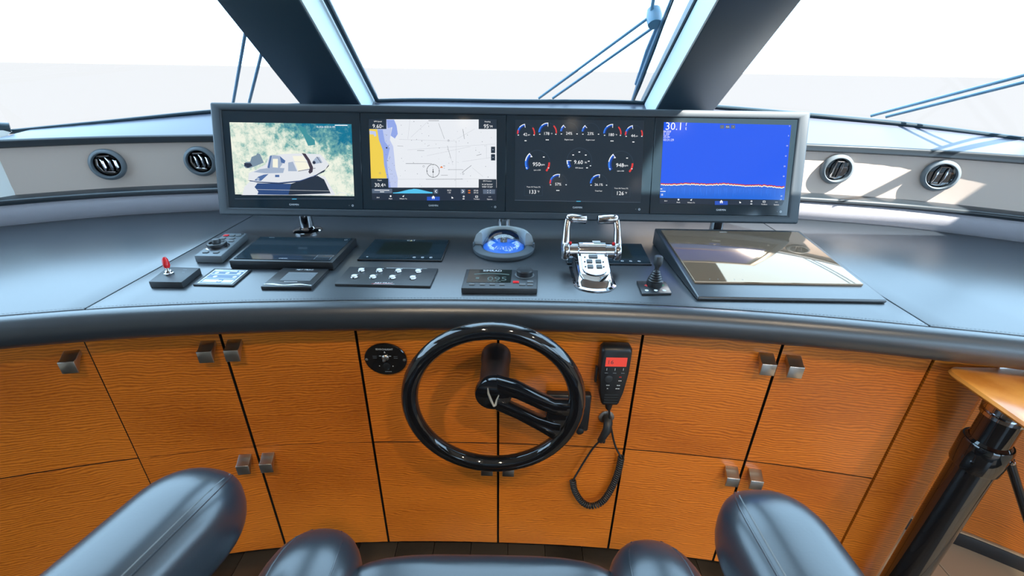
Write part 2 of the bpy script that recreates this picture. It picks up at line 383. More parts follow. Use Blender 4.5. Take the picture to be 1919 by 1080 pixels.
def mullion(n, xi, xo, label):
    # box beam between two panes; its reveal towards the centre pane is pale
    b0 = Vector((0, 2.0, 1.289)) - RAKE * 0.06; D = 0.12
    def q(x, d): return [Vector((x, 0, 0)) + b0 + GN * d, Vector((x, 0, 0)) + b0 + GN * d + RAKE * 1.56]
    m = thing('trim_%d' % n, label, None, (xi, 2.0, 1.25), kind='structure')
    s = 1 if xo > xi else -1
    inner = q(xi + s * 0.002, 0.0) + q(xi + s * 0.004, D); outer = q(xo, D) + q(xo, -0.03)
    MB().prism([q(xi + s * 0.006, D)[0], q(xo, D)[0], q(xo, -0.05)[0], q(xi + s * 0.006, -0.05)[0]], RAKE * 1.56).build('mullion_beam', 'frame_paint', m, bevel=0.004)
    MB().prism([q(xi, D - 0.004)[0], q(xi + s * 0.0058, D - 0.004)[0], q(xi + s * 0.0058, 0.0)[0], q(xi, 0.0)[0]], RAKE * 1.56).build('reveal_panel', 'reveal_pale', m)
mullion(1, -0.575, -0.803, 'left dark windscreen mullion with a pale inner reveal')
mullion(2, 0.526, 0.744, 'right dark windscreen mullion with a pale inner reveal')

# ------------------------------------------------------------------ dashboard behind the console
XS = lsp(-2.2, 2.2, 89); XF = lsp(-1.615, 2.2, 77)
def strip(name, rows, m, label, xs=XS):
    o = MB().grid([[Vector((x, fy(x), fz(x) if callable(fz) else fz)) for x in xs] for fy, fz in rows]).build(name, m, smooth=50)
    o['label'] = label; return struct(o)
bo = lambda d: (lambda x: back_y(x) + d)
strip('trim_3', [(bo(0.02), 0.90), (bo(0.0), 0.922), (bo(-.010), 0.935), (bo(-.014), 0.955), (bo(-.012), 0.975), (bo(-.004), 0.990), (bo(0.01), 0.998)], 'fabric_grey', 'grey fabric upholstered band round the back of the console')
strip('trim_4', [(bo(0.012), 0.988), (bo(-.006), 0.990), (bo(-.012), 0.997), (bo(-.010), 1.005), (bo(-.002), 1.009), (bo(0.052), 1.012)], 'ledge_black', 'narrow black ledge with rounded nose above the grey fabric')
strip('wall_front', [(bo(0.048), 1.008), (bo(0.050), 1.06), (bo(0.051), 1.11), (bo(0.052), 1.162)], 'fascia_taupe', 'taupe satin dashboard fascia carrying the air vents', XF)
strip('trim_5', [(bo(0.06), 1.158), (bo(0.044), 1.157), (bo(0.039), 1.160), (bo(0.039), 1.176), (bo(0.043), 1.181), (bo(0.048), 1.183)], 'ledge_black', 'dark lip under the window sill', XF)
mid = lambda t: ((lambda x: (back_y(x) + 0.046) * (1 - t) + (glass_y(x) + 0.02) * t), (lambda x: 1.1825 * (1 - t) + glass_z(x) * t - 0.001))
strip('trim_6', [mid(0), mid(0.35), mid(0.7), mid(1.0)], 'sill_grey', 'pale grey window sill sloping up to the glass', XF)
wp = MB().prism([(-1.614, 1.44, 1.006), (-1.90, 1.02, 1.006), (-1.90, 1.02, 1.20), (-1.655, 1.44, 1.205), (-1.66, 1.57, 1.198), (-1.612, 1.46, 1.17)], (-0.03, 0.02, 0)).build('trim_7', 'white_panel')
wp['label'] = 'white side panel closing the left end of the dashboard'; struct(wp)

ap = MB().tube([(-1.655, 1.555, 1.205), (-1.80, 1.42, 1.228), (-2.05, 1.18, 1.27)], .016, 10).build('trim_10', 'gasket'); ap['label'] = 'dark corner frame at the far left end of the sill'; struct(ap)
def air_vent(px, py, label, full):
    c = Vector(oncyl(px, py, back_y, 0.05)); dx = (back_y(c.x + .02) - back_y(c.x - .02)) / .04
    nrm = Vector((dx, -1, 0)).normalized(); X = Vector((1, dx, 0)).normalized(); Z = Vector((0, 0, 1))
    M = Matrix.Translation(c) @ Matrix((X, Z, nrm)).transposed().to_4x4()
    t = thing('air_vent', label, 'air vent', c, 'round dashboard air vents')
    MB().lathe([(.0505, -.003), (.052, .006), (.050, .014), (.045, .019), (.041, .0195), (.0385, .015), (.0375, .002)], M, 40, cap=False).build('ring', 'vent_grey', t)
    MB().lathe([(.0385, .008), (.034, .003), (.022, .0015), (.0005, .001)], M, 32, cap=False).build('bowl', 'gloss_black', t)
    def P(x, y, z): return M @ Vector((x, y, z + .011))
    if full:
        for x0, tl in ((-.012, .2), (.006, -.15), (.022, .3)):
            MB().tube([P(x0 - .006 + .004 * tl, .027 - abs(x0) * .5, -.004), P(x0 + .004, .012, .003), P(x0 + .006, -.008, .004), P(x0 + .002 - .006 * tl, -.026 + abs(x0) * .4, -.003)], [.0025, .005, .0055, .0025], 8).build('vane', 'chrome_soft', t)
        MB().tube([P(-.024, .020, 0), P(-.026, .0, .002), P(-.016, -.022, 0), P(.016, -.026, 0)], .0035, 8).build('bezel_clip', 'chrome_soft', t)
        MB().tube([P(-.016, .028, 0), P(.014, .029, 0)], .003, 8).build('bezel_clip', 'chrome_soft', t)
    else:
        for x0, b in ((-.010, -.004), (.012, .004)):
            MB().tube([P(x0 + .004, .028, -.003), P(x0 + b * .3, .010, .003), P(x0 + b * .2 - .002, -.010, .003), P(x0 - .006, -.027, -.003)], .0022, 8).build('vane', 'chrome_soft', t)
        MB().tube([P(-.008, .028, -.003), P(.016, .028, -.003)], .002, 8).build('bezel_clip', 'chrome_soft', t)
        MB().tube([P(-.016, -.027, -.003), P(.006, -.028, -.003)], .002, 8).build('bezel_clip', 'chrome_soft', t)
        MB().box(P(.002, 0, -.012), (.022, .004, .046), Matrix((X, -nrm, Z)).transposed()).build('louvre', 'satin_black', t)
air_vent(203, 308, 'round air vent with chrome vanes, leftmost on the taupe fascia', True)
air_vent(377, 302, 'round air vent with chrome vanes half hidden by the display housing', True)
air_vent(1567, 317, 'round black air vent on the sunlit fascia beside the display housing', False)
air_vent(1761, 329, 'round black air vent crossed by striped shadows, rightmost on the fascia', False)

# ------------------------------------------------------------------ wipers outside the glass
def wiper(label, base_x, arms, blade=None, head=None):
    p = gbase(base_x); t0 = gbase(base_x + .1) - gbase(base_x - .1); n = t0.cross(RAKE).normalized()
    if n.y < 0: n = -n
    p0 = p + n * 0.05
    Q = lambda a: Vector(onplane(a[0], a[1], p0, n))
    t = thing('windscreen_wiper', label, 'wiper', Q(arms[0][0]), 'windscreen wipers')
    for a, b in arms: MB().tube([Q(a), Q(b)], 0.0055, 8).build('arm', 'wiper_metal', t)
    if blade:
        A, B = Q(blade[0]) - n * .03, Q(blade[1]) - n * .03; d = (B - A)
        MB().tube([A, A + d * .25, A + d * .6, B], [.006, .011, .011, .005], 8).build('blade', 'wiper_metal', t)
        MB().tube([A + n * .03 + d * .2, A + n * .045 + d * .5, B - d * .25 + n * .03], .007, 8).build('bridge', 'wiper_metal', t)
        MB().tube([A - n * .012, B - n * .012], .0035, 6).build('rubber', 'gasket', t)
    if head:
        H = Q(head); MB().lathe([(.004, -.03), (.022, -.028), (.026, 0), (.022, .026), (.004, .03)], Matrix.Translation(H) @ n.to_track_quat('Z', 'Y').to_matrix().to_4x4(), 18).build('carrier', 'wiper_metal', t)
        MB().tube([H + Vector((-.012, 0, .0)), H + Vector((-.015, -.02, .05))], .006, 8).build('nozzle', 'wiper_metal', t)
wiper('wiper with a twin arm and long blade beside the right mullion, centre pane', 0.1, [((1010, 184), (1228, 24)), ((1036, 184), (1232, 46))], ((1180, 190), (1262, -30)), (1226, 32))
wiper('pair of thin wiper arms standing behind the left mullion', -1.0, [((437, 192), (474, -20)), ((467, 192), (520, -20))])
wiper('slanting pair of wiper arms outside the right pane', 1.35, [((1632, 217), (2010, 117)), ((1660, 219), (2010, 131))], ((1940, 260), (2080, 20)))

# ================================================================== console
cons = thing('helm_console', 'wide curved black leather helm console top with padded front edge', 'console', (0, 1.2, TOP))
def top_panel(x0, x1, name='top_panel'):
    xs = lsp(x0, x1, 24); mb = MB()
    poly = [(x, front_y(x) + .0015, TOP) for x in xs] + [(x, back_y(x) + 0.012, TOP) for x in xs[::-1]]
    mb.prism([(a, b, TOP - .02) for a, b, c in poly], (0, 0, .02)); return mb.build(name, 'black_leather', cons, bevel=0.0025, segs=2)
top_panel(-2.2, -0.9185); top_panel(-0.9155, 0.8835); top_panel(0.8865, 2.2)
prof = [(.0, -.004), (-.001, -.001), (-.008, .0015), (-.02, .0), (-.031, -.008), (-.038, -.021), (-.040, -.036), (-.037, -.052), (-.029, -.064), (-.016, -.071), (.0, -.074), (.05, -.076)]
xr = lsp(-2.2, 2.2, 110)
MB().loft([[Vector((x, front_y(x) + a, TOP + b)) for a, b in prof] + [Vector((x, front_y(x) + .05, TOP - .01))] for x in xr]).build('padded_edge', 'black_leather', cons, smooth=60)
st = MB(); x = -1.5
while x < 1.5:
    a, b = x, x + .0045
    st.add([(a, front_y(a) + .0068, TOP + .0006), (b, front_y(b) + .0068, TOP + .0006), (b, front_y(b) + .008, TOP + .0006), (a, front_y(a) + .008, TOP + .0006)], [(0, 1, 2, 3)]); x += .0075
so_ = st.build('stitching', 'satin_black', cons, smooth=0); so_['kind'] = 'stuff'
MB().prism([(x, cab_y(x) + .03, TOP - .10) for x in lsp(-1.42, .94, 30)] + [(x, back_y(x) + .02, TOP - .10) for x in lsp(.94, -1.42, 30)], (0, 0, .08)).build('under_deck', 'dark_gap', cons)

# ------------------------------------------------------------------ cabinets
def curved_panel(x0, x1, z0, z1, th=.019, n=9, off=0.0):
    rings = []
    for x in lsp(x0, x1, n):
        y = cab_y(x) + off; rings.append([Vector((x, y, z0)), Vector((x, y, z1)), Vector((x, y + th, z1)), Vector((x, y + th, z0))])
    return MB().loft(rings)
def handle(x, z, door):
    y = cab_y(x); dx = (cab_y(x + .02) - cab_y(x - .02)) / .04
    X = Vector((1, dx, 0)).normalized(); N = Vector((dx, -1, 0)).normalized(); Z = Vector((0, 0, 1)); C = Vector((x, y, z)); hw = .0165
    # a block whose back sweeps in to a narrow neck on the door
    pr = [(0, .028), (.012, .0225), (.022, .017), (.032, .0155), (.032, -.0155), (.029, -.0165), (.024, -.008), (.015, .004), (.006, .012), (0, .014)]
    prb = [C + N * d + Z * h for d, h in pr]
    MB().loft([[p - X * hw for p in prb], [p + X * hw for p in prb]]).build('handle', 'nickel', door, bevel=0.0012, segs=2)
COLS = [(-1.42, -.98, 'R', None), (-.98, -.697, 'R', 'R'), (-.697, -.38, 'L', 'L'), (-.38, -.032, None, 'R'), (-.032, .317, None, 'L'), (.317, .635, 'R', 'R'), (.635, .943, 'L', 'L')]
CL = ['cherry wood cabinet at the far left with one nickel handle', 'cherry wood cabinet with book-matched grain, second from the left', 'tall cherry wood cabinet left of the searchlight panel',
      'cherry wood cabinet behind the left half of the steering wheel, below the searchlight panel', 'cherry wood cabinet behind the radio handset', 'cherry wood cabinet just right of the radio handset', 'cherry wood cabinet beside the wood corner post at the right']
MIDZ = 0.461; g = .0033
for (x0, x1, hu, hl), lab in zip(COLS, CL):
    t = thing('cabinet', lab, 'cabinet', ((x0 + x1) / 2, cab_y((x0 + x1) / 2) + .1, 0.04), 'curved row of cherry wood cabinets')
    mb = MB(); rings = []
    for x in lsp(x0 + .0005, x1 - .0005, 7): rings.append([Vector((x, cab_y(x) + .016, .045)), Vector((x, cab_y(x) + .016, .822)), Vector((x, cab_y(x) + .30, .822)), Vector((x, cab_y(x) + .30, .045))])
    mb.loft(rings).build('body', 'dark_gap', t)
    MB().loft([[Vector((x, cab_y(x) + .05, 0.0)), Vector((x, cab_y(x) + .05, .0445)), Vector((x, cab_y(x) + .07, .0445)), Vector((x, cab_y(x) + .07, 0.0))] for x in lsp(x0 + .001, x1 - .001, 7)]).build('kickboard', 'plinth_black', t)
    gx = g
    gl_ = x0 + (g if x0 not in (-.98,) else .0012); gr_ = x1 - (g if x1 not in (-.98,) else .0012)
    hg = .0006 if x0 in (-.98, -.697) else .0016
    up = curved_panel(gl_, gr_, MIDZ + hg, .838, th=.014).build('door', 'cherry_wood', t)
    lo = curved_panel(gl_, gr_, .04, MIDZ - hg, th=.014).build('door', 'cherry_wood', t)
    for d in (up, lo):                                   # deep shade of the door gaps, painted onto the door edges
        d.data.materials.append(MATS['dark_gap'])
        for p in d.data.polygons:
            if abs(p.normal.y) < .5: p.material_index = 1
    for d, h, z in ((up, hu, .777), (lo, hl, .409 if abs(x0 + .032 + .175) > .36 and x0 != -.032 and x1 != -.032 else .384)):
        if h: handle(x1 - .030 if h == 'R' else x0 + .030, z, d)
fp = MB().loft([[Vector((x, cab_y(x), 0)), Vector((x, cab_y(x), .838)), Vector((x, cab_y(x) + .03, .838)), Vector((x, cab_y(x) + .03, 0))] for x in lsp(-2.2, -1.424, 9)]).build('trim_11', 'cherry_wood'); fp['label'] = 'cherry wood panel continuing the cabinet row to the left wall'; struct(fp)
# corner post and recessed bulkhead at the right
cp = MB().loft([[Vector((x, cab_y(x), 0)), Vector((x, cab_y(x), .838))] + [Vector((x, 1.2, .838)), Vector((x, 1.2, 0))] for x in lsp(.9465, 1.062, 5)] +
               [[Vector((1.076, cab_y(1.06) + .006, 0)), Vector((1.076, cab_y(1.06) + .006, .838)), Vector((1.076, 1.2, .838)), Vector((1.076, 1.2, 0))], [Vector((1.083, cab_y(1.06) + .02, 0)), Vector((1.083, cab_y(1.06) + .02, .838)), Vector((1.083, 1.2, .838)), Vector((1.083, 1.2, 0))]]).build('trim_8', 'cherry_wood')
cp['label'] = 'cherry wood corner post closing the cabinet row at the right'; struct(cp)
bul = [(1.06, 1.17), (1.2, 1.115), (1.33, 1.055), (1.46, 1.005), (1.60, .915), (1.75, .80), (1.95, .62), (2.2, .36)]
bf = interp([a for a, b in bul], [b for a, b in bul]); xb = lsp(1.06, 2.2, 24)
b1 = MB().loft([[Vector((x, bf(x) + .012, .06)), Vector((x, bf(x) + .012, .822)), Vector((x, bf(x) + .05, .822)), Vector((x, bf(x) + .05, .06))] for x in xb]).build('wall_side', 'cherry_wood'); b1['label'] = 'curved cherry wood bulkhead panel behind the small table'; struct(b1)
b2 = MB(); xq = [1.06, 1.455, 1.459, 1.85, 1.854, 2.2]
bb = thing('baseboard_right', 'black padded baseboard under the curved wood bulkhead', None, (1.5, .97, 0), kind='structure')
for a, b in ((1.06, 1.468), (1.471, 1.9)):
    MB().loft([[Vector((x, bf(x), .001)), Vector((x, bf(x), .052)), Vector((x, bf(x) + .03, .052)), Vector((x, bf(x) + .03, .001))] for x in lsp(a, b, 12)]).build('pad', 'plinth_black', bb, bevel=.002)
MB().loft([[Vector((x, bf(x) + .004, .0525)), Vector((x, bf(x) + .004, .058)), Vector((x, bf(x) + .03, .058)), Vector((x, bf(x) + .03, .0525))] for x in lsp(1.06, 1.9, 16)]).build('bead', 'pale_strip', bb)

# ================================================================== display housing and its four screens
O = np.array([-.899, 1.336, .988]); Vv = np.array([0, .094, .3145]); H = float(np.linalg.norm(Vv)); DV = Vv / H; DU = np.array([1., 0, 0]); DN = np.cross(DU, DV)
WD = 1.771
def D(u, v, n=0.0): return Vector(O + DU * u + DV * v + DN * n)
def dpx(lift=0.0):
    def P(px, py): return Vector(onplane(px, py, O + DN * lift, DN))
    return P
hs = thing('display_housing', 'long dark leather-wrapped housing holding four screens on chrome posts', 'display housing', (WD / 2 + O[0], 1.39, TOP))
I0, I1, J0, J1 = .031, WD - .034, .023, .306
fr = MB(); ol = [D(0, 0), D(WD, 0), D(WD, H), D(0, H)]; il = [D(I0, J0), D(I1, J0), D(I1, J1), D(I0, J1)]
dn = Vector(DN)
vs = [p for p in ol] + [p for p in il] + [p - dn * .05 for p in ol] + [p - dn * .05 for p in il]
fs = []
for i in range(4):
    j = (i + 1) % 4; fs += [(i, j, 4 + j, 4 + i), (8 + i, 12 + i, 12 + j, 8 + j), (i, 8 + i, 8 + j, j), (4 + i, 4 + j, 12 + j, 12 + i)]
fr.add(vs, fs).build('frame', 'housing_leather', hs, bevel=.006, segs=3)
MB().prism([D(.006, .006, -.0505), D(WD - .006, .006, -.0505), D(WD - .02, H - .006, -.0505), D(.02, H - .006, -.0505)], -dn * .03).build('back_cover', 'housing_leather', hs, bevel=.004)
for px, py in ((570, 438), (944, 438), (1333, 440)):
    c = onz(px, py, TOP); c[1] = 1.385; M = Matrix.Translation((c[0], c[1], TOP))
    p = MB().lathe([(.021, .0), (.0205, .03), (.019, .086)], M, 28).build('post', 'chrome', hs)
    MB().lathe([(.045, .0004), (.045, .004), (.040, .008), (.026, .010), (.0215, .016)], M, 32).build('flange', 'chrome', p)
    MB().lathe([(.040, .062), (.041, .070), (.030, .074)], M, 32).build('collar', 'chrome', p)
US = [I0, .4405, .8745, 1.315, I1]
def unit(i, label):
    a, b = US[i] + .0006, US[i + 1] - .0006
    t = thing('chart_display', label, 'display', D((a + b) / 2, J0, -.01), 'four multifunction displays in the housing')
    MB().prism([D(a, J0 + .0005, -.012), D(b, J0 + .0005, -.012), D(b, J1 - .0005, -.012), D(a, J1 - .0005, -.012)], dn * .008).build('bezel_glass', 'screen_glass', t, bevel=.0008, segs=1)
    return t
FACE = -.004
def z1(x, y): return (400 + x / 5.686, 210 + y / 5.686)
def mk_ink(): return Ink(dpx(FACE), DU, DV, k=.00158, lift=.00025)
def logo(t, px, py, bx, by):
    k = mk_ink(); k.text('GARMIN', px, py, 3.4, 'print_white', 1); k.arc((bx, by), 1.2, 1.9, 0, 360, 'print_white', 1); k.disc((bx - 6.5, by - .3), .6, 'print_grey', 1); k.build('lettering', t)

# screen 1: stern camera
t1 = unit(0, 'display showing a white dinghy above foaming water')
MB().add([D(.0527, .0627, FACE + .0003), D(.415, .0627, FACE + .0003), D(.415, .2725, FACE + .0003), D(.0527, .2725, FACE + .0003)], [(0, 1, 2, 3)]).build('screen', 'wake_picture', t1, smooth=0, recalc=False)
k = mk_ink(); Z = lambda pts: [z1(*p) for p in pts]
k.poly(Z([(905, 128), (990, 180), (1000, 230), (1080, 300), (1085, 350), (1010, 360), (960, 250), (920, 190)]), 'lit_wake_teal', 2)
k.poly(Z([(395, 735), (330, 800), (310, 884), (1300, 884), (1190, 690), (1120, 670)]), 'lit_hull', 2)
k.poly(Z([(470, 760), (440, 800), (480, 850), (470, 880), (800, 884), (830, 765)]), 'lit_deck', 3)
k.poly(Z([(830, 765), (800, 884), (1250, 868), (1180, 720), (1110, 680)]), 'lit_deck_dark', 3)
k.line(z1(360, 824), z1(1235, 842), .5, 'lit_hull', 4); k.line(z1(300, 884), z1(1290, 886), .6, 'lit_hull', 4)
k.poly(Z([(370, 730), (470, 752), (700, 768), (930, 745), (1080, 695), (1200, 610), (1232, 575), (1232, 550), (1180, 640), (900, 700), (600, 720)]), 'lit_dinghy_dark', 4)
k.poly(Z([(372, 725), (380, 650), (430, 630), (560, 560), (600, 470), (760, 448), (950, 442), (1140, 452), (1180, 490), (1232, 560), (1190, 612), (1070, 685), (920, 730), (700, 752), (480, 742)]), 'lit_hull', 5)
k.poly(Z([(430, 640), (560, 655), (745, 650), (760, 600), (640, 590), (500, 610)]), 'lit_hull_shade', 6)
k.poly(Z([(600, 470), (640, 460), (715, 470), (760, 520), (700, 610), (575, 595)]), 'lit_hull_shade', 6); k.poly(Z([(635, 500), (690, 500), (690, 595), (635, 590)]), 'lit_cream', 7)
k.poly(Z([(580, 595), (610, 465), (625, 465), (600, 600)]), 'lit_dinghy_blue', 7); k.poly(Z([(712, 475), (770, 520), (760, 550), (725, 540)]), 'lit_dinghy_blue', 7)
k.poly(Z([(775, 500), (830, 475), (900, 630), (780, 640)]), 'lit_hull', 7); k.poly(Z([(800, 540), (850, 530), (895, 632), (800, 632)]), 'lit_hull_shade', 8)
k.poly(Z([(845, 470), (960, 470), (1030, 600), (905, 630)]), 'lit_cream', 7); k.line(z1(855, 530), z1(1010, 535), .5, 'lit_hull_shade', 8); k.line(z1(905, 632), z1(1090, 600), .9, 'lit_dinghy_dark', 8)
k.poly(Z([(945, 440), (985, 445), (1030, 510), (1065, 590), (1060, 640), (1030, 660), (1015, 640), (1030, 600), (1000, 520)]), 'lit_strap', 9)
k.poly(Z([(1060, 525), (1100, 480), (1130, 480), (1165, 540), (1080, 555)]), 'lit_hull_shade', 7); k.line(z1(1105, 478), z1(1150, 545), .9, 'lit_dinghy_dark', 8); k.disc(z1(1075, 540), 3, 'lit_dinghy_dark', 8)
k.poly(Z([(325, 575), (345, 535), (395, 530), (410, 480), (460, 460), (470, 440), (500, 450), (540, 540), (470, 570), (390, 600), (350, 600)]), 'lit_motor', 7); k.poly(Z([(330, 545), (400, 545), (420, 575), (370, 598), (335, 575)]), 'lit_dinghy_dark', 8)
k.poly(Z([(440, 730), (480, 690), (540, 668), (590, 662), (560, 690), (510, 735)]), 'lit_dinghy_blue', 7); k.rect(*z1(660, 670), *z1(705, 695), 'lit_dinghy_blue', 7); k.disc(z1(478, 716), 3, 'lit_hull_shade', 8)
k.line(z1(390, 738), z1(700, 757), .8, 'lit_dinghy_blue', 8); k.line(z1(700, 757), z1(930, 733), .8, 'lit_dinghy_blue', 8); k.line(z1(930, 733), z1(1100, 670), .8, 'lit_dinghy_blue', 8)
for a, b in (((1310, 880), (1340, 855)), ((1340, 855), (1420, 870)), ((1420, 870), (1450, 886))): k.line(z1(*a), z1(*b), 1.0, 'lit_hull', 5)
k.text('15-2026 03:31:31 PM', *z1(1200, 160), 3.2, 'lit_white', 6, sx=.9); k.line(z1(1295, 142), z1(1430, 143), 1.6, 'lit_white', 6)
k.line(z1(230, 925), z1(1500, 925), .5, 'lit_steel', 2); k.rect(*z1(838, 924), *z1(888, 931), 'lit_cyan', 3)
k.build('screen_picture', t1); logo(t1, 551, 383.5, 661, 385.5)

# screen 2: chart
def z2(x, y): return (685 + x / 6.352, 215 + y / 6.353)
t2 = unit(1, 'display showing a pale nautical chart with yellow land')
k = mk_ink(); Z = lambda pts: [z2(*p) for p in pts]
k.poly(Z([(42, 55), (1560, 58), (1560, 870), (72, 868)]), 'lit_chart', 1)
k.poly(Z([(45, 172), (140, 175), (160, 300), (210, 430), (222, 600), (250, 720), (265, 758), (66, 760)]), 'lit_land', 2)
k.poly(Z([(140, 175), (250, 60), (300, 60), (310, 180), (290, 300), (330, 380), (345, 520), (355, 640), (385, 760), (380, 868), (270, 868), (250, 720), (222, 600), (210, 430), (160, 300)]), 'lit_shallow_pale', 2)
k.poly(Z([(142, 180), (205, 178), (230, 320), (290, 400), (255, 560), (270, 700), (300, 868), (268, 868), (250, 720), (222, 600), (210, 430), (160, 300)]), 'lit_shallow', 3)
k.poly(Z([(250, 60), (340, 60), (370, 130), (385, 230), (350, 285), (300, 250), (320, 150), (265, 160)]), 'lit_shallow', 3)
k.poly(Z([(48, 190), (120, 200), (130, 250), (110, 262), (95, 235), (50, 235)]), 'lit_shallow_pale', 3)
for a, b in (((530, 60), (505, 290)), ((740, 85), (540, 270)), ((400, 295), (1080, 315)), ((1080, 315), (1075, 868)), ((500, 420), (1540, 350)), ((730, 490), (1250, 380)), ((870, 100), (940, 290)), ((975, 370), (1040, 600)),
             ((1150, 560), (1500, 510)), ((1270, 630), (1400, 740)), ((390, 770), (1550, 765)), ((1440, 360), (1440, 520)), ((380, 795), (280, 795)), ((1090, 290), (1300, 170))): k.line(z2(*a), z2(*b), .38, 'lit_line_pale', 3)
for a, b, wd in (((870, 100), (940, 290), .5), ((975, 370), (1015, 520), .5), ((1158, 172), (1178, 290), .7), ((1150, 690), (1260, 605), .8), ((1320, 488), (1380, 470), .7), ((480, 582), (790, 584), .8), ((720, 770), (1160, 768), .7), ((980, 655), (1165, 655), .6), ((615, 428), (700, 430), .6), ((380, 373), (450, 376), .5), ((750, 72), (875, 72), .9), ((900, 722), (980, 722), .6)): k.line(z2(*a), z2(*b), wd, 'lit_line', 4)
rr = random.Random(3)
for i in range(70): k.disc(z2(rr.uniform(400, 1540), rr.uniform(80, 855)), rr.uniform(.35, .75), 'lit_line', 4, 6)
for i in range(26): k.disc(z2(rr.uniform(235, 370), rr.uniform(200, 850)), rr.uniform(.4, .8), 'lit_line', 5, 6)
k.arc(z2(805, 670), 11.6, 12.4, 0, 360, 'lit_ink', 5, 40); k.disc(z2(805, 682), 1.4, 'lit_ink', 5); k.line(z2(805, 640), z2(805, 740), .5, 'lit_ink', 5); k.line(z2(805, 650), z2(805, 672), 1.3, 'lit_ink', 5)
for q in ((0, 1), (0, -1), (1, 0), (-1, 0)): k.line(z2(805 + q[0] * 78, 670 + q[1] * 80), z2(805 + q[0] * 66, 670 + q[1] * 68), .8, 'lit_ink', 5)
k.poly(Z([(885, 634), (904, 612), (925, 634)]), 'lit_orange', 5); k.line(z2(925, 610), z2(948, 612), 1, 'lit_line', 5); k.disc(z2(253, 396), 1.5, 'lit_ink', 6)
for c in ((988, 310), (1163, 704), (693, 616), (174, 696)): k.arc(z2(*c), 1.3, 1.8, 0, 360, 'lit_line', 5)
k.rect(*z2(40, 55), *z2(250, 172), 'lit_box', 6); k.text('GPS Speed', *z2(148, 82), 2.3, 'lit_white', 7); k.text('9.60', *z2(140, 138), 7.0, 'lit_white', 7); k.text('kt', *z2(207, 138), 3, 'lit_white', 7, sx=.7)
k.rect(*z2(1347, 57), *z2(1562, 172), 'lit_box', 6); k.text('Heading', *z2(1453, 84), 2.3, 'lit_white', 7); k.text('95', *z2(1437, 139), 7.0, 'lit_white', 7); k.text('°M', *z2(1492, 142), 4, 'lit_white', 7)
k.poly(Z([(68, 760), (272, 760), (275, 870), (72, 870)]), 'lit_box', 6); k.text('Depth', *z2(170, 782), 2.2, 'lit_white', 7); k.text('30.4', *z2(163, 838), 7.0, 'lit_white', 7); k.text('ft', *z2(232, 836), 4, 'lit_white', 7)
k.rect(*z2(1347, 770), *z2(1558, 874), 'lit_box', 6); k.text('GPS Position', *z2(1450, 790), 2.2, 'lit_white', 7); k.text('N 24°30.919\'', *z2(1450, 832), 2.9, 'lit_white', 7, sx=.9); k.text('W081°47.207\'', *z2(1450, 861), 2.7, 'lit_white', 7, sx=.9)
k.rect(*z2(1494, 382), *z2(1543, 458), 'lit_box', 6); k.text('+', *z2(1518, 418), 4, 'lit_hull_shade', 7); k.rect(*z2(1494, 472), *z2(1543, 546), 'lit_box', 6); k.line(z2(1510, 510), z2(1528, 510), .8, 'lit_hull_shade', 7)
k.poly(Z([(72, 874), (1562, 878), (1560, 1025), (78, 1018)]), 'lit_bar', 2)
k.poly(Z([(78, 884), (318, 884), (318, 935), (80, 935)]), 'lit_steel', 3); k.text('~~~~~~~~~~~~~~~~~~~~~', *z2(198, 900), 2.0, 'lit_white', 4); k.text('~~~~~~', *z2(200, 920), 2.0, 'lit_white', 4)
n = 30; ups = []; los = []
for i in range(n):
    x = 328 + (798 - 328) * i / (n - 1); ups.append(z2(x, 908 - 20 * math.cos((x - 575) / 78.0) - (4 if x > 560 else 0))); los.append(z2(x, 938))
k.rect(*z2(326, 884), *z2(800, 940), 'lit_navy', 3); k.strip(ups, los, 'lit_cyan', 4)
for x, s in ((838, -1), (1160, 1)):
    k.rect(*z2(x - 25, 888), *z2(x + 25, 940), 'lit_steel', 3); k.line(z2(x - s * 10, 896), z2(x + s * 10, 914), 1, 'lit_white', 4); k.line(z2(x + s * 10, 914), z2(x - s * 10, 932), 1, 'lit_white', 4)
k.text('03:31', *z2(996, 902), 2.6, 'lit_white', 4); k.text('1.25', *z2(998, 928), 2.4, 'lit_white', 4); k.text('07:00', *z2(1315, 904), 2.7, 'lit_white', 4); k.text('07:13', *z2(1315, 930), 2.7, 'lit_white', 4)
k.line(z2(1222, 904), z2(1248, 904), 2, 'lit_orange', 4); k.line(z2(1222, 930), z2(1248, 930), 2, 'lit_orange', 4); k.poly(Z([(1398, 890), (1543, 891), (1541, 944), (1400, 943)]), 'lit_steel', 3)
for q in (-1, 1):
    for r_ in (-1, 1): k.line(z2(1470 + q * 20, 917 + r_ * 12), z2(1470 + q * 12, 917 + r_ * 12), 1, 'lit_white', 4)
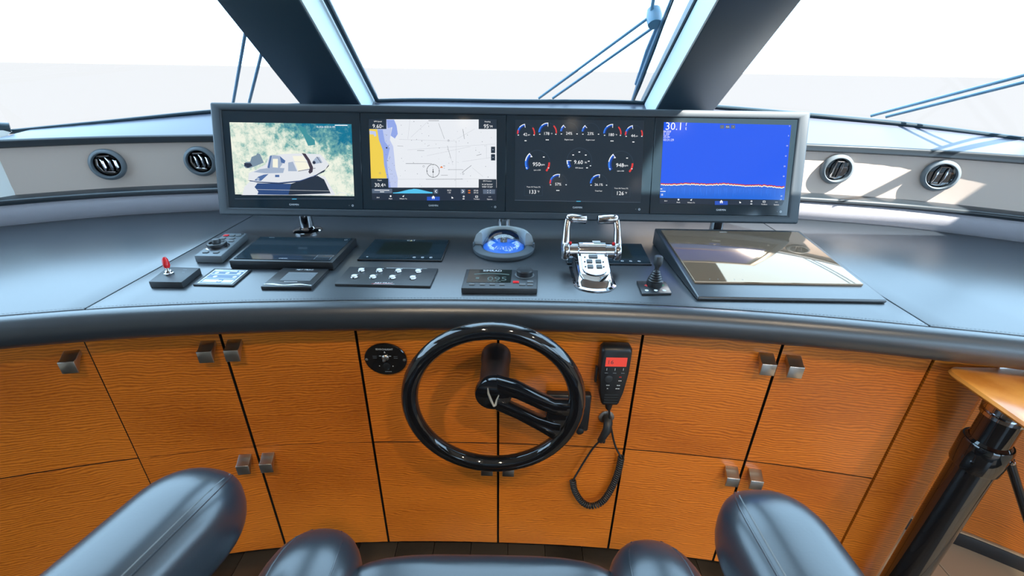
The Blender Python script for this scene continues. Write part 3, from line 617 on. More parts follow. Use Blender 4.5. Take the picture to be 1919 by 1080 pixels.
def navbar(k, Z, xs, y, home):
    k.text('30.4', *Z(xs[0], y + 2), 2.3, 'lit_white', 5); k.disc(Z(xs[1], y - 14), 1.7, 'lit_white', 5); k.text('Mark', *Z(xs[1], y + 16), 2.3, 'lit_white', 5)
    a = Z(xs[2], y - 14); k.poly([(a[0] - 2, a[1] + .4), (a[0] + 2, a[1] - 2), (a[0] + .6, a[1] + 2)], 'lit_white', 5); k.text('Where To', *Z(xs[2], y + 16), 2.3, 'lit_white', 5)
    h = Z(xs[3], y); k.rect(h[0] - 12, h[1] - 3.2 + 2, h[0] + 12, h[1] + 6, home, 4)
    k.poly([(h[0] - 3.4, h[1] + .2), (h[0], h[1] - 3.2), (h[0] + 3.4, h[1] + .2), (h[0] + 2.4, h[1] + .2), (h[0] + 2.4, h[1] + 3), (h[0] + .8, h[1] + 3), (h[0] + .8, h[1] + 1), (h[0] - .8, h[1] + 1), (h[0] - .8, h[1] + 3), (h[0] - 2.4, h[1] + 3), (h[0] - 2.4, h[1] + .2)], 'lit_white', 6)
    b = Z(xs[4], y + 4); k.poly([(b[0] - 1.6, b[1] - 2.2), (b[0] + 2, b[1] + .6), (b[0] + .4, b[1] + 1.4), (b[0] - 1.6, b[1] + 1.6)], 'lit_white', 5)
    k.arc(Z(xs[5], y - 10), .9, 1.7, 0, 360, 'lit_white', 5); k.text('~~~', *Z(xs[5], y + 18), 2.2, 'lit_white', 5)
    c = Z(xs[6], y - 8); k.rect(c[0] - 2.4, c[1] - 1.8, c[0] + 2.4, c[1] + 1.8, 'lit_white', 5); k.rect(c[0] - 1.7, c[1] - 1.0, c[0] + 1.7, c[1] + 1.1, 'lit_bar', 6); k.text('Toolbars', *Z(xs[6], y + 20), 2.2, 'lit_white', 5)
    for q in (-1, 0, 1): k.disc((Z(xs[7], y - 6)[0] + q * 1.7, Z(xs[7], y - 6)[1]), .5, 'lit_white', 5, 8)
    k.text('Options', *Z(xs[7], y + 22), 2.2, 'lit_white', 5)
navbar(k, z2, [150, 300, 450, 808, 1035, 1170, 1323, 1478], 985, 'lit_home')
k.build('screen_picture', t2); logo(t2, 812, 385.3, 928, 388)

# screen 3: engine gauges
def z3(x, y): return (955 + x / 6.173, 220 + y / 6.171)
t3 = unit(2, 'dark display showing engine gauges with blue and red arcs')
k = mk_ink(); k.poly([z3(65, 28), z3(1560, 36), z3(1518, 985), z3(58, 962)], 'lit_navy', 1)
k.line(z3(58, 960), z3(1515, 985), .5, 'lit_steel', 2); k.rect(*z3(772, 968), *z3(822, 976), 'lit_cyan', 3)
def gauge(x, y, r, val, unit_, cap, sub, a0, a1, red=None, pre=None, low=None):
    c = z3(x, y); R = r / 6.17
    k.arc(c, R * .97, R, -20, 200, 'lit_ring', 2, 30); k.arc(c, R * .74, R, a1, a0, 'lit_blue_deep', 3); k.arc(c, R * .86, R, a1, a0, 'lit_blue', 4); k.arc(c, R * .93, R, a1, a1 + (a0 - a1) * .5, 'lit_white', 5)
    q = math.radians(a1); k.line((c[0] + R * math.cos(q), c[1] - R * math.sin(q)), (c[0] + R * .62 * math.cos(q), c[1] - R * .62 * math.sin(q)), .9, 'lit_white', 6)
    if red: k.arc(c, R * .86, R, red[0], red[1], 'lit_red', 4)
    if low: k.arc(c, R * .84, R, low[0], low[1], 'lit_red', 5)
    k.text(val, c[0] - (1.6 if unit_ else 0), c[1] + 2.2, cap, 'lit_white', 6)
    if unit_: k.text(unit_, c[0] + cap * len(val) * .40 + 1.2, c[1] + 2.6, cap * .5, 'lit_white', 6)
    if sub: k.text(sub, c[0] - .5, c[1] + 13 if R > 18 else c[1] + 14, 2.3, 'lit_white', 6)
    for s in (-1, 1): k.line((c[0] + s * R * .86 - 1, c[1] + R * .38 if R > 18 else c[1] + R * .2), (c[0] + s * R * .86 + 1.4, c[1] + R * .38 if R > 18 else c[1] + R * .2), 1.4, 'lit_white', 6)
gauge(190, 185, 105, '42', 'psi', 5.2, '~~~', 180, 98, (40, -8), low=(185, 160)); gauge(440, 175, 108, '178', '°F', 5.2, '~~~~', 180, 88, (48, -4)); gauge(688, 172, 105, '24%', '', 5.0, 'Engine Load', 175, 130)
gauge(936, 175, 105, '23%', '', 5.0, 'Engine Load', 175, 130); gauge(1188, 188, 106, '180', '°F', 5.2, '~~~~', 180, 88, (48, -4)); gauge(1436, 200, 105, '44', 'psi', 5.2, '~~~', 180, 100, (30, -8), low=(185, 160))
gauge(322, 530, 148, '950', 'rpm', 7.0, 'rpm x100', 212, 130, (4, -40)); gauge(806, 505, 148, '9.60', 'kt', 7.0, 'GPS Speed', 215, 178); gauge(1285, 540, 148, '948', 'rpm', 7.0, 'rpm x100', 212, 130, (4, -40))
gauge(562, 760, 104, '57%', '', 5.0, '~~~~', 180, 80, low=(185, 158)); gauge(1030, 765, 104, '26.1%', '', 4.6, 'Total Fuel', 180, 84)
for x, y in ((735, 436), (806, 402), (880, 437), (915, 508), (895, 585), (395, 460), (1358, 472), (250, 456), (1215, 468)): k.line(z3(x - 10, y), z3(x + 10, y), 1.6, 'lit_white', 5)
for x, y, v in ((280, 860, '133'), (1293, 876, '126')):
    for a, b in (((x - 105, y - 68), (x + 102, y - 66)), ((x + 102, y - 66), (x + 98, y + 46)), ((x + 98, y + 46), (x - 112, y + 44)), ((x - 112, y + 44), (x - 105, y - 68))): k.line(z3(*a), z3(*b), .4, 'lit_ring', 3)
    k.text('Trans Oil Temp (°F)', *z3(x - 4, y - 54), 2.2, 'lit_white', 5); k.text(v, *z3(x - 12, y + 2), 7, 'lit_white', 5); k.text('°F', *z3(x + 52, y), 3.4, 'lit_white', 5)
k.build('screen_picture', t3); logo(t3, 1082, 389, 1198, 392.5)

# screen 4: sounder
def z4(x, y): return (1225 + x / 5.838, 220 + y / 5.838)
t4 = unit(3, 'display showing a bright blue sounder picture with a red seabed line')
k = mk_ink(); k.poly([z4(112, 52), z4(1505, 85), z4(1428, 905), z4(66, 882)], 'lit_sonar', 1)
rr = random.Random(9); pts = []
for i in range(150):
    s = i / 149; x = 76 + (1428 - 76) * s; pts.append((x, 735 + 4 * math.sin(s * 21) + (s > .5) * (s - .5) * 60 + rr.uniform(-5, 5)))
k.strip([z4(x, y) for x, y in pts], [z4(66 + (x - 76) * (1428 - 66) / (1352), 882 + 23 * (x - 76) / 1352) for x, y in pts], 'lit_sonar_low', 2)
k.strip([z4(x, y - 14) for x, y in pts], [z4(x, y - 1) for x, y in pts], 'lit_sonar_red', 4); k.strip([z4(x, y - 2) for x, y in pts], [z4(x, y + 9) for x, y in pts], 'lit_cream', 5)
for i in range(90):
    s = rr.random(); x = 90 + 1320 * s; k.line(z4(x, 765 + 18 * s), z4(x - 4, rr.uniform(790, 870)), .4, 'lit_blue', 3)
k.text('30.1', *z4(215, 97), 13.5, 'lit_white', 4); k.text('f', *z4(356, 78), 6, 'lit_white', 4); k.text('t', *z4(352, 120), 6, 'lit_white', 4)
for s_, y in (('84.83f', 155), ('5.25f', 184), ('25.0v', 213), ('03:31:29', 246)): k.text(s_, *z4(106, y), 4.0, 'lit_white', 4, align=0)
for x, s_ in ((748, '-'), (808, 'Auto'), (868, '+')): k.rect(*z4(x - 22, 84), *z4(x + 22, 124), 'lit_steel', 2); k.text(s_, *z4(x, 104), 2.2, 'lit_white', 4)
for i, (x, y) in enumerate(((1497, 96), (1485, 202), (1470, 312), (1456, 424), (1442, 536), (1432, 646), (1408, 862), (1402, 900))): k.text(('0', '5', '10', '15', '20', '25', '35', '37')[i], *z4(x - 12, y), 2.4, 'lit_white', 4)
k.text('~~~', *z4(72, 784), 2.2, 'lit_white', 4, align=0); k.text('~~~~~~~', *z4(72, 810), 2.2, 'lit_white', 4, align=0); k.rect(*z4(74, 828), *z4(116, 866), 'lit_sonar_low', 3)
for x in (84, 96): k.line(z4(x, 836), z4(x, 858), 1, 'lit_white', 5)
k.poly([z4(64, 884), z4(1428, 908), z4(1400, 965), z4(64, 945)], 'lit_bar', 2)
navbar(k, lambda x, y: z4(x, y + (x - 100) * .018), [130, 270, 408, 738, 945, 1068, 1206, 1340], 912, 'lit_home')
k.build('screen_picture', t4); logo(t4, 1351, 393.5, 1463, 397)

# ================================================================== instruments on the console
def slab(corners, z, h, name, m, root, bevel=.0015, zb=None):
    c = [onz(px, py, z) for px, py in corners]
    lo = [Vector((p[0], p[1], TOP + .0002 if zb is None else zb)) for p in c]; hi = [Vector((p[0], p[1], z)) for p in c]
    return MB().loft([lo, hi]).build(name, m, root, bevel=bevel)
def cen(corners, z):
    c = np.mean([onz(px, py, z) for px, py in corners], axis=0); return (c[0], c[1], TOP)
def zink(z, k=.00135, V=(0, 1, 0), U=(1, 0, 0)): return Ink(lambda a, b: onz(a, b, z), U, V, k=k, lift=.0002)

# red toggle switch
cs = [(278, 528), (340, 529), (375, 502), (315, 500)]; t = thing('toggle_switch', 'black switch plate with a red-tipped chrome toggle', 'switch', cen(cs, .941))
slab(cs, .941, .016, 'plate', 'dark_plastic', t)
b = onz(317, 514, .941); M = Matrix.Translation(b)
MB().lathe([(.0105, 0), (.0105, .004), (.008, .005), (.0065, .009)], M, 18).build('nut', 'chrome', t)
MB().tube([b + np.array([0, 0, .006]), b + np.array([-.003, .004, .016])], .0035, 10).build('stem', 'chrome', t)
MB().tube([b + np.array([-.003, .004, .014]), b + np.array([-.004, .006, .020]), b + np.array([-.006, .009, .034]), b + np.array([-.007, .011, .040])], [.005, .0075, .0065, .003], 12).build('lever_cap', 'red_plastic', t)
k = zink(.9412); k.line((305, 510), (370, 503), .5, 'print_grey', 1) if False else k.text('~~~~~', 347, 505.5, 2.0, 'print_grey', 1); k.text('~~~~', 344, 510.5, 1.8, 'print_grey', 1); k.build('lettering', t)
# keypad with joystick knob
cs = [(363, 479), (414, 480), (463, 437), (422, 437)]; t = thing('remote_keypad', 'long slim keypad with a round black jog knob and buttons', 'keypad', cen(cs, .946))
slab(cs, .946, .021, 'body', 'grey_plastic', t, bevel=.003)
b = onz(408, 463, .946); M = Matrix.Translation(b)
MB().lathe([(.030, 0), (.030, .002), (.026, .003)], M, 28).build('trim_ring', 'chrome_soft', t); kn = MB().lathe([(.024, .003), (.0255, .010), (.024, .013), (.019, .0135), (.017, .009), (.010, .0085)], M, 28).build('jog_ring', 'satin_black', t)
MB().lathe([(.010, .008), (.0105, .021), (.009, .023), (.002, .0235)], M, 20).build('jog_knob', 'dark_plastic', kn)
q = np.array([onz(px, py, .946) for px, py in cs])
def bil(a, b): return (q[0] * (1 - a) + q[1] * a) * (1 - b) + (q[3] * (1 - a) + q[2] * a) * b
for (a, b_, mm) in ((.22, .86, 'red_plastic'), (.5, .86, 'button_grey'), (.78, .86, 'button_grey'), (.25, .72, 'button_grey'), (.65, .72, 'button_grey'), (.75, .6, 'button_grey'), (.3, .12, 'button_grey'), (.7, .12, 'button_grey')):
    c = bil(a, b_); MB().box((c[0], c[1], .9475), (.014, .011, .003)).build('button', mm, t, bevel=.001, segs=1)
c = bil(.85, .95); MB().lathe([(.004, 0), (.004, .002), (.001, .0025)], Matrix.Translation(c), 12).build('button', 'dark_plastic', t)
# instruction plate
cs = [(361, 533), (437, 535), (472, 505), (402, 503)]; t = thing('instruction_plate', 'thin blue and white printed instruction plate with a black rim', 'plate', cen(cs, .9295))
slab(cs, .9295, .004, 'rim', 'satin_black', t, bevel=.001)
q = np.array([onz(px, py, .9297) for px, py in cs])
k = Ink(lambda a, b: bil(a, b), (1, 0, 0), (0, 1, 0), k=.001, lift=.0002)
k.rect(.07, .07, .93, .93, 'print_white', 1); k.rect(.10, .10, .90, .90, 'plate_blue', 2)
for a0, a1, b0, b1 in ((.12, .70, .80, .87), (.12, .88, .60, .63), (.12, .88, .36, .38), (.14, .5, .14, .30), (.62, .88, .14, .30), (.74, .88, .80, .87)): k.rect(a0, b0, a1, b1, 'print_white', 3)
for a, b_ in ((.22, .71), (.5, .71), (.8, .71), (.3, .48), (.8, .48), (.55, .22)): k.disc((a, b_), 5, 'print_white', 3)
k.text('~~~~~~~~', .42, .835, 3.2, 'plate_blue', 4); k.build('lettering', t)
# big touch display left
cs = [(428, 488), (623, 492), (668, 446), (484, 443)]; t = thing('touch_display', 'wide black touchscreen lying on the console in front of the left chrome post', 'display', cen(cs, .948))
slab(cs, .948, .023, 'body', 'satin_black', t, bevel=.003); q = np.array([onz(px, py, .9482) for px, py in cs])
p = [Vector(bil(a, b_)) for a, b_ in ((.035, .05), (.965, .05), (.965, .96), (.035, .96))]; MB().prism(p, (0, 0, .0012)).build('glass', 'screen_glass', t)
k = Ink(lambda a, b: bil(a, b) + np.array([0, 0, .0014]), (1, 0, 0), (0, 1, 0), k=.001, lift=.0002)
k.text('~~~~~~', .16, .93, 4, 'print_grey', 1); k.text('GARMIN', .50, .09, 4, 'print_white', 1); k.arc((.92, .88), 3, 4.5, 0, 360, 'print_grey', 1)
for a in ((.80, .08, .80, .24), (.95, .08, .95, .24), (.80, .24, .95, .24), (.80, .16, .95, .16)): k.line(a[:2], a[2:], .8, 'print_grey', 1)
k.build('lettering', t)
# engine panels
def engine_panel(cs, label, icons):
    global q
    t = thing('engine_panel', label, 'display', cen(cs, .930), 'engine monitor panels'); slab(cs, .930, .005, 'frame', 'satin_black', t, bevel=.001)
    q = np.array([onz(px, py, .9302) for px, py in cs]); p = [Vector(bil(a, b_)) for a, b_ in ((.012, .02), (.988, .02), (.988, .98), (.012, .98))]
    MB().prism(p, (0, 0, .0008)).build('glass', 'screen_glass', t)
    p = [Vector(bil(a, b_)) + Vector((0, 0, .0010)) for a, b_ in ((.17, .22), (.80, .22), (.80, .86), (.17, .86))]; MB().add(p, [(0, 1, 2, 3)]).build('screen', 'lcd_dark', t, smooth=0)
    k = Ink(lambda a, b: bil(a, b) + np.array([0, 0, .0011]), (1, 0, 0), (0, 1, 0), k=.001, lift=.0002)
    k.text('CAT', .5, .925, 9, 'print_white', 1); k.poly([(.485, .89), (.515, .89), (.5, .925)], 'print_yellow', 2)
    for a in (.66, .76, .86): k.arc((a, .10), 3.0, 4.2, 20, 340, 'print_white', 1, 14); k.line((a - .012, .10), (a + .012, .10), 1.2, 'print_white', 2)
    k.arc((.1, .10), 1.4, 2.4, 0, 360, 'print_white', 1); k.build('lettering', t)
engine_panel([(669, 486), (828, 488), (843, 450), (702, 448)], 'flat black engine monitor panel left of the compass', 1)
engine_panel([(1063, 493), (1222, 495), (1203, 457), (1052, 455)], 'flat black engine monitor panel behind the throttle levers', 1)
# stabiliser panel
cs = [(488, 537), (583, 538), (616, 504), (530, 502)]; t = thing('stabiliser_panel', 'small square stabiliser control panel with a grey touchscreen', 'panel', cen(cs, .934))
slab(cs, .934, .009, 'body', 'satin_black', t, bevel=.0015); q = np.array([onz(px, py, .9342) for px, py in cs])
MB().add([Vector(bil(a, b_)) + Vector((0, 0, .0004)) for a, b_ in ((.24, .30), (.86, .30), (.86, .76), (.24, .76))], [(0, 1, 2, 3)]).build('screen', 'grey_plastic', t, smooth=0)
k = Ink(lambda a, b: bil(a, b) + np.array([0, 0, .0004]), (1, 0, 0), (0, 1, 0), k=.001, lift=.0002)
k.text('ABT·TRAC', .52, .90, 6.5, 'print_white', 1); k.text('~~~~~~~~~~~~~~~~~~', .5, .24, 2.6, 'print_white', 1)
k.strip([(.02 + .96 * i / 20, .115 + .03 * math.sin(i * .55)) for i in range(21)], [(.02 + .96 * i / 20, .07 + .02 * math.sin(i * .45 + 1)) for i in range(21)], 'print_white', 1)
for i in range(4): k.line((.3, .4 + i * .09), (.78, .4 + i * .09), 1.2, 'print_grey', 2)
k.build('lettering', t)
# switch panel with eight domes
cs = [(627, 532), (806, 536), (821, 503), (655, 500)]; t = thing('switch_panel', 'wide grey panel with two rows of chrome push buttons', 'panel', cen(cs, .931))
slab(cs, .931, .006, 'plate', 'dark_plastic', t, bevel=.001); q = np.array([onz(px, py, .9312) for px, py in cs])
k = Ink(lambda a, b: bil(a, b), (1, 0, 0), (0, 1, 0), k=.001, lift=.0002)
for j, b_ in enumerate((.76, .38)):
    for i, a in enumerate((.17, .37, .58, .80)):
        a2 = a - (.0 if j == 0 else .02); c = bil(a2, b_); bt = MB().lathe([(.0095, 0), (.0095, .002), (.0075, .003)], Matrix.Translation(c), 18).build('push_button', 'chrome', t)
        MB().lathe([(.0072, .003), (.0065, .0055), (.003, .0068), (.0005, .007)], Matrix.Translation(c), 16).build('cap', 'print_white', bt)
        k.text(('~~~~', '~~~~~~~', '~~~~~~~', '~~~~~~~', '~~~~', '~~~~~~', '~~~~~~', '~~~~')[j * 4 + i], a2, b_ + .155, 3.0, 'print_white', 1)
k.text('ABT·TRAC', .5, .10, 6.5, 'print_white', 1); k.line((.38, .045), (.60, .075), 1.4, 'print_red', 1); k.line((.4, .035), (.62, .05), 1.0, 'print_white', 1); k.line((.42, .96), (.88, .96), 1.2, 'print_white', 1); k.build('lettering', t)
# compass
c = Vector((-.026, 1.236, TOP)); t = thing('compass', 'domed boat compass with a blue card under a grey hood', 'compass', c)
M = Matrix.Translation(c)
MB().lathe([(.086, .0003), (.0885, .004), (.0885, .012), (.083, .0165), (.066, .0165), (.061, .012)], M, 56, cap=False).build('base_rim', 'compass_dark', t)
hd = MB(); pr_ = [(.0865, .010), (.0860, .028), (.0810, .043), (.0720, .052), (.0650, .053), (.0625, .046), (.0620, .012)]
hd.lathe(pr_, M, 40, math.radians(4), math.radians(176), cap=False)
for a in (4, 176): hd.add([M @ Vector((r * math.cos(math.radians(a)), r * math.sin(math.radians(a)), h)) for r, h in pr_], [tuple(range(len(pr_)))])
hd.build('hood', 'compass_grey', t)
for s_ in (-1, 1): MB().box(c + Vector((s_ * .0865, -.002, .016)), (.006, .016, .020)).build('hood_lug', 'compass_dark', t, bevel=.002)
MB().lathe([(.0605, .010), (.0600, .013), (.055, .014), (.050, .020), (.030, .026), (.010, .028), (.0005, .028)], M, 40, cap=False).build('card', 'compass_blue', t)
MB().lathe([(.010, .0275), (.010, .035), (.004, .037), (.0005, .037)], M, 20).build('pivot', 'compass_black', t)
MB().lathe([(.0585, .020), (.0565, .034), (.048, .046), (.036, .053)], M, 36, math.radians(40), math.radians(140), cap=False).build('inner_shade', 'compass_black', t)
mk = MB()
for i in range(36):
    q_ = 2 * math.pi * i / 36; r0, r1 = (.037, .049) if i % 3 == 0 else (.043, .049); hw = .0013 if i % 3 == 0 else .0007
    f = lambda r, s: M @ Vector((r * math.cos(q_) - s * math.sin(q_), r * math.sin(q_) + s * math.cos(q_), .0262 - (r - .030) * .30 + .0008))
    mk.add([f(r0, -hw), f(r1, -hw), f(r1, hw), f(r0, hw)], [(0, 1, 2, 3)])
mk.build('card_marks', 'print_white', t, smooth=0)
ct = Ink(lambda a, b: c + Vector((a, -.012 + b * .3, .030 + b)), (1, 0, 0), (0, .25, .97), k=.001, lift=.0002); ct.text('90', 0, .012, 8, 'print_white', 1); ct.text('E', 0, .002, 5, 'print_white', 1); ct.build('lettering', t)
MB().lathe([(.0605 * math.cos(a), .012 + .049 * math.sin(a)) for a in lsp(0, math.pi / 2 - .01, 14)], M, 44, cap=False).build('dome', 'dome_glass', t, smooth=80)
# autopilot
cs = [(864, 540), (1007, 541), (1008, 506), (874, 504)]; t = thing('autopilot_head', 'autopilot control head with dark display reading 095 and black rotary knob', 'autopilot', cen(cs, .940))
slab(cs, .940, .015, 'body', 'dark_plastic', t, bevel=.0025); q = np.array([onz(px, py, .9402) for px, py in cs])
MB().add([Vector(bil(a, b_)) + Vector((0, 0, .0004)) for a, b_ in ((.05, .28), (.64, .28), (.64, .97), (.05, .97))], [(0, 1, 2, 3)]).build('screen', 'lcd_dark', t, smooth=0)
k = Ink(lambda a, b: bil(a, b) + np.array([0, 0, .0005]), (1, 0, 0), (0, 1, 0), k=.001, lift=.0002)
k.text('SIMRAD', .37, .90, 9.5, 'print_white', 1); k.text('095', .45, .47, 23, 'lcd_ink', 1); k.text('~', .19, .49, 15, 'lcd_ink', 1); k.strip([(.13 + .48 * i / 12, .72 + .05 * math.sin(i * math.pi / 12)) for i in range(13)], [(.13 + .48 * i / 12, .67 + .05 * math.sin(i * math.pi / 12)) for i in range(13)], 'lcd_ink', 1); k.text('~~~~~~~~~~', .42, .33, 5, 'lcd_ink', 1); k.build('lettering', t)
for a in (.13, .27, .40, .53): MB().box(Vector(bil(a, .17)) + Vector((0, 0, .0008)), (.013, .008, .003)).build('button', 'button_grey', t, bevel=.001, segs=1)
for a, b_, mm in ((.71, .30, 'red_plastic'), (.90, .32, 'button_grey'), (.80, .18, 'button_grey'), (.90, .18, 'button_grey')): MB().box(Vector(bil(a, b_)) + Vector((0, 0, .0008)), (.015, .010, .003)).build('button', mm, t, bevel=.001, segs=1)
M = Matrix.Translation(bil(.82, .70)); kn = MB().lathe([(.0205, 0), (.0205, .013), (.018, .0155), (.010, .015), (.0005, .0145)], M, 32).build('rotary_knob', 'satin_black', t)
MB().lathe([(.024, .0001), (.024, .001), (.021, .0012)], M, 32).build('knob_ring', 'grey_plastic', kn)
# thruster joystick
cs = [(1203, 550), (1259, 549), (1248, 528), (1193, 526)]; t = thing('thruster_joystick', 'small black thruster joystick with ribbed rubber boot', 'joystick', cen(cs, .931))
slab(cs, .931, .006, 'plate', 'satin_black', t, bevel=.0015)
b = onz(1226, 534, .931); M = Matrix.Translation(b) ; pr = [(.019, 0), (.019, .012), (.0175, .0125)]
for i in range(5): r = .0185 - i * .0022; pr += [(r, .014 + i * .0055), (r - .0035, .0165 + i * .0055)]
MB().lathe(pr + [(.005, .043)], M, 24).build('boot', 'satin_black', t, smooth=30); MB().lathe([(.0055, .040), (.006, .048), (.0095, .053), (.0105, .058), (.0105, .073), (.0085, .0755), (.0005, .076)], M, 24).build('stick', 'dark_plastic', t)
k = zink(.9312, .0013); k.poly([(1207, 535), (1213, 532), (1213, 538)], 'print_red', 1); k.poly([(1245, 535), (1239, 532), (1239, 538)], 'print_green', 1)
for x in (1212, 1229, 1245): k.disc((x, 544.5), 3.4, 'print_white', 1)
k.build('lettering', t)
# throttle
cx = .203; t = thing('throttle_control', 'polished chrome twin-lever throttle with grey keypad', 'throttle', (cx, 1.05, TOP))
def dring(w0, yf, yb, z, n=14):
    r = w0 / 2; pts = []
    for i in range(n + 1): a = math.pi + math.pi * i / n; pts.append(Vector((cx + r * math.cos(a), yf + r * .8 + r * .8 * math.sin(a), z(yf + r * .8 + r * .8 * math.sin(a)))))
    return pts + [Vector((cx + r, yb, z(yb))), Vector((cx - r, yb, z(yb)))]
MB().loft([dring(.104, .966, 1.115, lambda y: TOP + .0004), dring(.104, .966, 1.115, lambda y: TOP + .004), dring(.092, .974, 1.112, lambda y: TOP + .006), dring(.084, .980, 1.11, lambda y: TOP + .014 + max(0, y - .98) * .30), dring(.074, .992, 1.105, lambda y: TOP + .022 + max(0, y - .985) * .36)]).build('body', 'chrome', t, smooth=35)
sl_ = lambda y: TOP + .0235 + max(0, y - .985) * .36
MB().loft([dring(.060, 1.000, 1.075, sl_), dring(.060, 1.000, 1.075, lambda y: sl_(y) + .0025)]).build('keypad_plate', 'chrome_soft', t, smooth=30)
for x, y, wd in ((0, 1.062, .022), (-.011, 1.045, .014), (.011, 1.045, .014), (-.011, 1.027, .014), (.011, 1.027, .014)):
    MB().box((cx + x, y, sl_(y) + .0035), (wd, .0115, .004), Matrix.Rotation(math.atan(.36), 3, 'X')).build('button', 'button_grey', t, bevel=.001, segs=1)
for x, y in ((-.021, 1.060), (-.023, 1.044), (.023, 1.044), (-.023, 1.027), (.022, 1.027)): MB().lathe([(.002, 0), (.002, .002), (.0004, .0025)], Matrix.Translation((cx + x, y, sl_(y) + .002)), 8).build('indicator', 'satin_black', t)
by, bz = 1.098, TOP + .056
Mx = Matrix.Translation((cx, by, bz)) @ Matrix.Rotation(math.pi / 2, 4, 'Y')
MB().lathe([(.019, -.060), (.0195, -.036), (.024, -.034), (.024, .034), (.0195, .036), (.019, .060)], Mx, 32).build('barrel', 'chrome', t)
MB().loft([[Vector((cx + s * .040, y, z)) for y, z in ((1.07, TOP + .03), (1.125, TOP + .03), (1.12, bz), (1.078, bz))] for s in (-1, 1)]).build('barrel_mount', 'chrome', t, bevel=.002)
for s in (-1, 1):
    x = cx + s * .066; lv = MB().lathe([(.021, -.009), (.025, -.006), (.025, .006), (.021, .009)], Matrix.Translation((x, by, bz)) @ Matrix.Rotation(math.pi / 2, 4, 'Y'), 28)
    lv.tube([(x, by - .004, bz - .02), (x + s * .001, by + .002, bz + .02), (x - s * .001, by + .016, bz + .055), (x - s * .004, by + .026, bz + .074)], [.011, .0115, .0085, .0085], 14)
    lo = lv.build('lever', 'chrome_soft', t, smooth=60)
    gx = x - s * .004
    MB().tube([(gx + s * .004, by + .027, bz + .074), (gx, by + .028, bz + .0765), (gx - s * .010, by + .028, bz + .077), (gx - s * .046, by + .028, bz + .075), (gx - s * .048, by + .028, bz + .075)], [.006, .0115, .0125, .0115, .009], 14).build('grip', 'chrome_soft', lo, smooth=60)
    MB().lathe([(.0045, 0), (.0045, .004), (.003, .0055)], Matrix.Translation((x - s * .010, by - .002, bz + .0195)), 10).build('trim_button', 'red_plastic', lo)
MB().box((cx + .012, by + .004, bz + .0242), (.02, .008, .0008)).build('maker_plate', 'print_white', t)
# chart table wedge with glass
t = thing('chart_screen_wedge', 'raised black wedge with a large bronze-reflecting chart screen at the right of the throttle', 'display', (.648, 1.12, TOP))
x0, x1, ya, yb = .428, .866, .932, 1.313
MB().loft([[Vector((x, ya, TOP + .0003)), Vector((x, ya, TOP + .010)), Vector((x, yb, TOP + .050)), Vector((x, yb, TOP + .0003))] for x in (x0, x1)]).build('wedge_body', 'black_leather', t, bevel=.004, segs=3)
sl2 = lambda y: TOP + .010 + (y - ya) * .04 / (yb - ya)
gl = [(.440, .992), (.847, .992), (.847, 1.288), (.440, 1.288)]
MB().loft([[Vector((a, b_, sl2(b_) + .0003)) for a, b_ in gl], [Vector((a, b_, sl2(b_) + .006)) for a, b_ in gl]]).build('screen_glass', 'chart_glass', t, bevel=.001)
k = Ink(lambda a, b: (a, b, sl2(b) + .0062), (1, 0, 0), (0, 1, .1), k=.001, lift=.0002); k.text('GARMIN', .62, 1.278, 4, 'print_white', 1)
for i in range(5): k.disc((.48 + i * .02, 1.003), 1.2, 'print_grey', 1)
k.build('lettering', t)

# ================================================================== things on the cabinet fronts
# steering wheel
wc = Vector((-.037, .786, .741)); t = thing('steering_wheel', 'glossy black steering wheel with one slotted spoke and a silver V emblem', 'steering wheel', (wc.x, .945, wc.z))
R0, r0 = .1835, .0185
MB().tube([wc + Vector((R0 * math.cos(a), 0, R0 * math.sin(a))) for a in [2 * math.pi * i / 64 for i in range(64)]], r0, 18, closed=True).build('rim', 'gloss_black', t, smooth=80)
hz = .757; My = lambda y: Matrix.Translation((wc.x, y, hz)) @ Matrix.Rotation(math.pi / 2, 4, 'X')
MB().lathe([(.0365, -.0), (.0365, .02), (.034, .024), (.034, .135), (.037, .139)], My(.9455), 36).build('column', 'satin_black', t)
MB().lathe([(.037, 0), (.041, .004), (.042, .016), (.040, .021), (.034, .023), (.0005, .024)], My(.812), 36).build('hub', 'gloss_black', t)
E0 = wc + Vector((.150, .002, -.060))
def bar(pts, wd, th, name):
    rings = []
    for (x, z, y), w_ in zip(pts, wd):
        rings.append([Vector((x, y - th, z - w_)), Vector((x, y - th * 1.15, z)), Vector((x, y - th, z + w_)), Vector((x, y + th, z + w_)), Vector((x, y + th, z - w_))])
    return MB().loft(rings).build(name, 'gloss_black', t, bevel=.003)
X = wc.x
bar([(X + .006, hz + .024, .800), (X + .05, hz + .014, .795), (X + .10, hz - .010, .790), (X + .135, hz - .026, .788), (X + .172, hz - .028, .787)], [.020, .020, .019, .017, .019], .010, 'spoke_bar')
bar([(X + .004, hz - .026, .800), (X + .05, hz - .046, .795), (X + .10, hz - .072, .790), (X + .135, hz - .090, .788), (X + .152, hz - .094, .787)], [.016, .016, .018, .024, .026], .010, 'spoke_bar')
bar([(X + .118, hz - .056, .789), (X + .14, hz - .060, .788), (X + .168, hz - .064, .787)], [.034, .036, .040], .008, 'spoke_plate')
ey = .7865
MB().tube([(X - .012, ey, hz + .022), (X - .011, ey, hz + .008), (X - .004, ey, hz - .014), (X + .001, ey, hz - .027)], [.0012, .0024, .0026, .0022], 6).build('emblem', 'emblem_silver', t)
MB().tube([(X + .001, ey, hz - .027), (X + .005, ey, hz - .024), (X + .007, ey, hz - .010), (X + .012, ey, hz + .003)], [.0022, .0024, .0018, .0010], 6).build('emblem', 'emblem_silver', t)
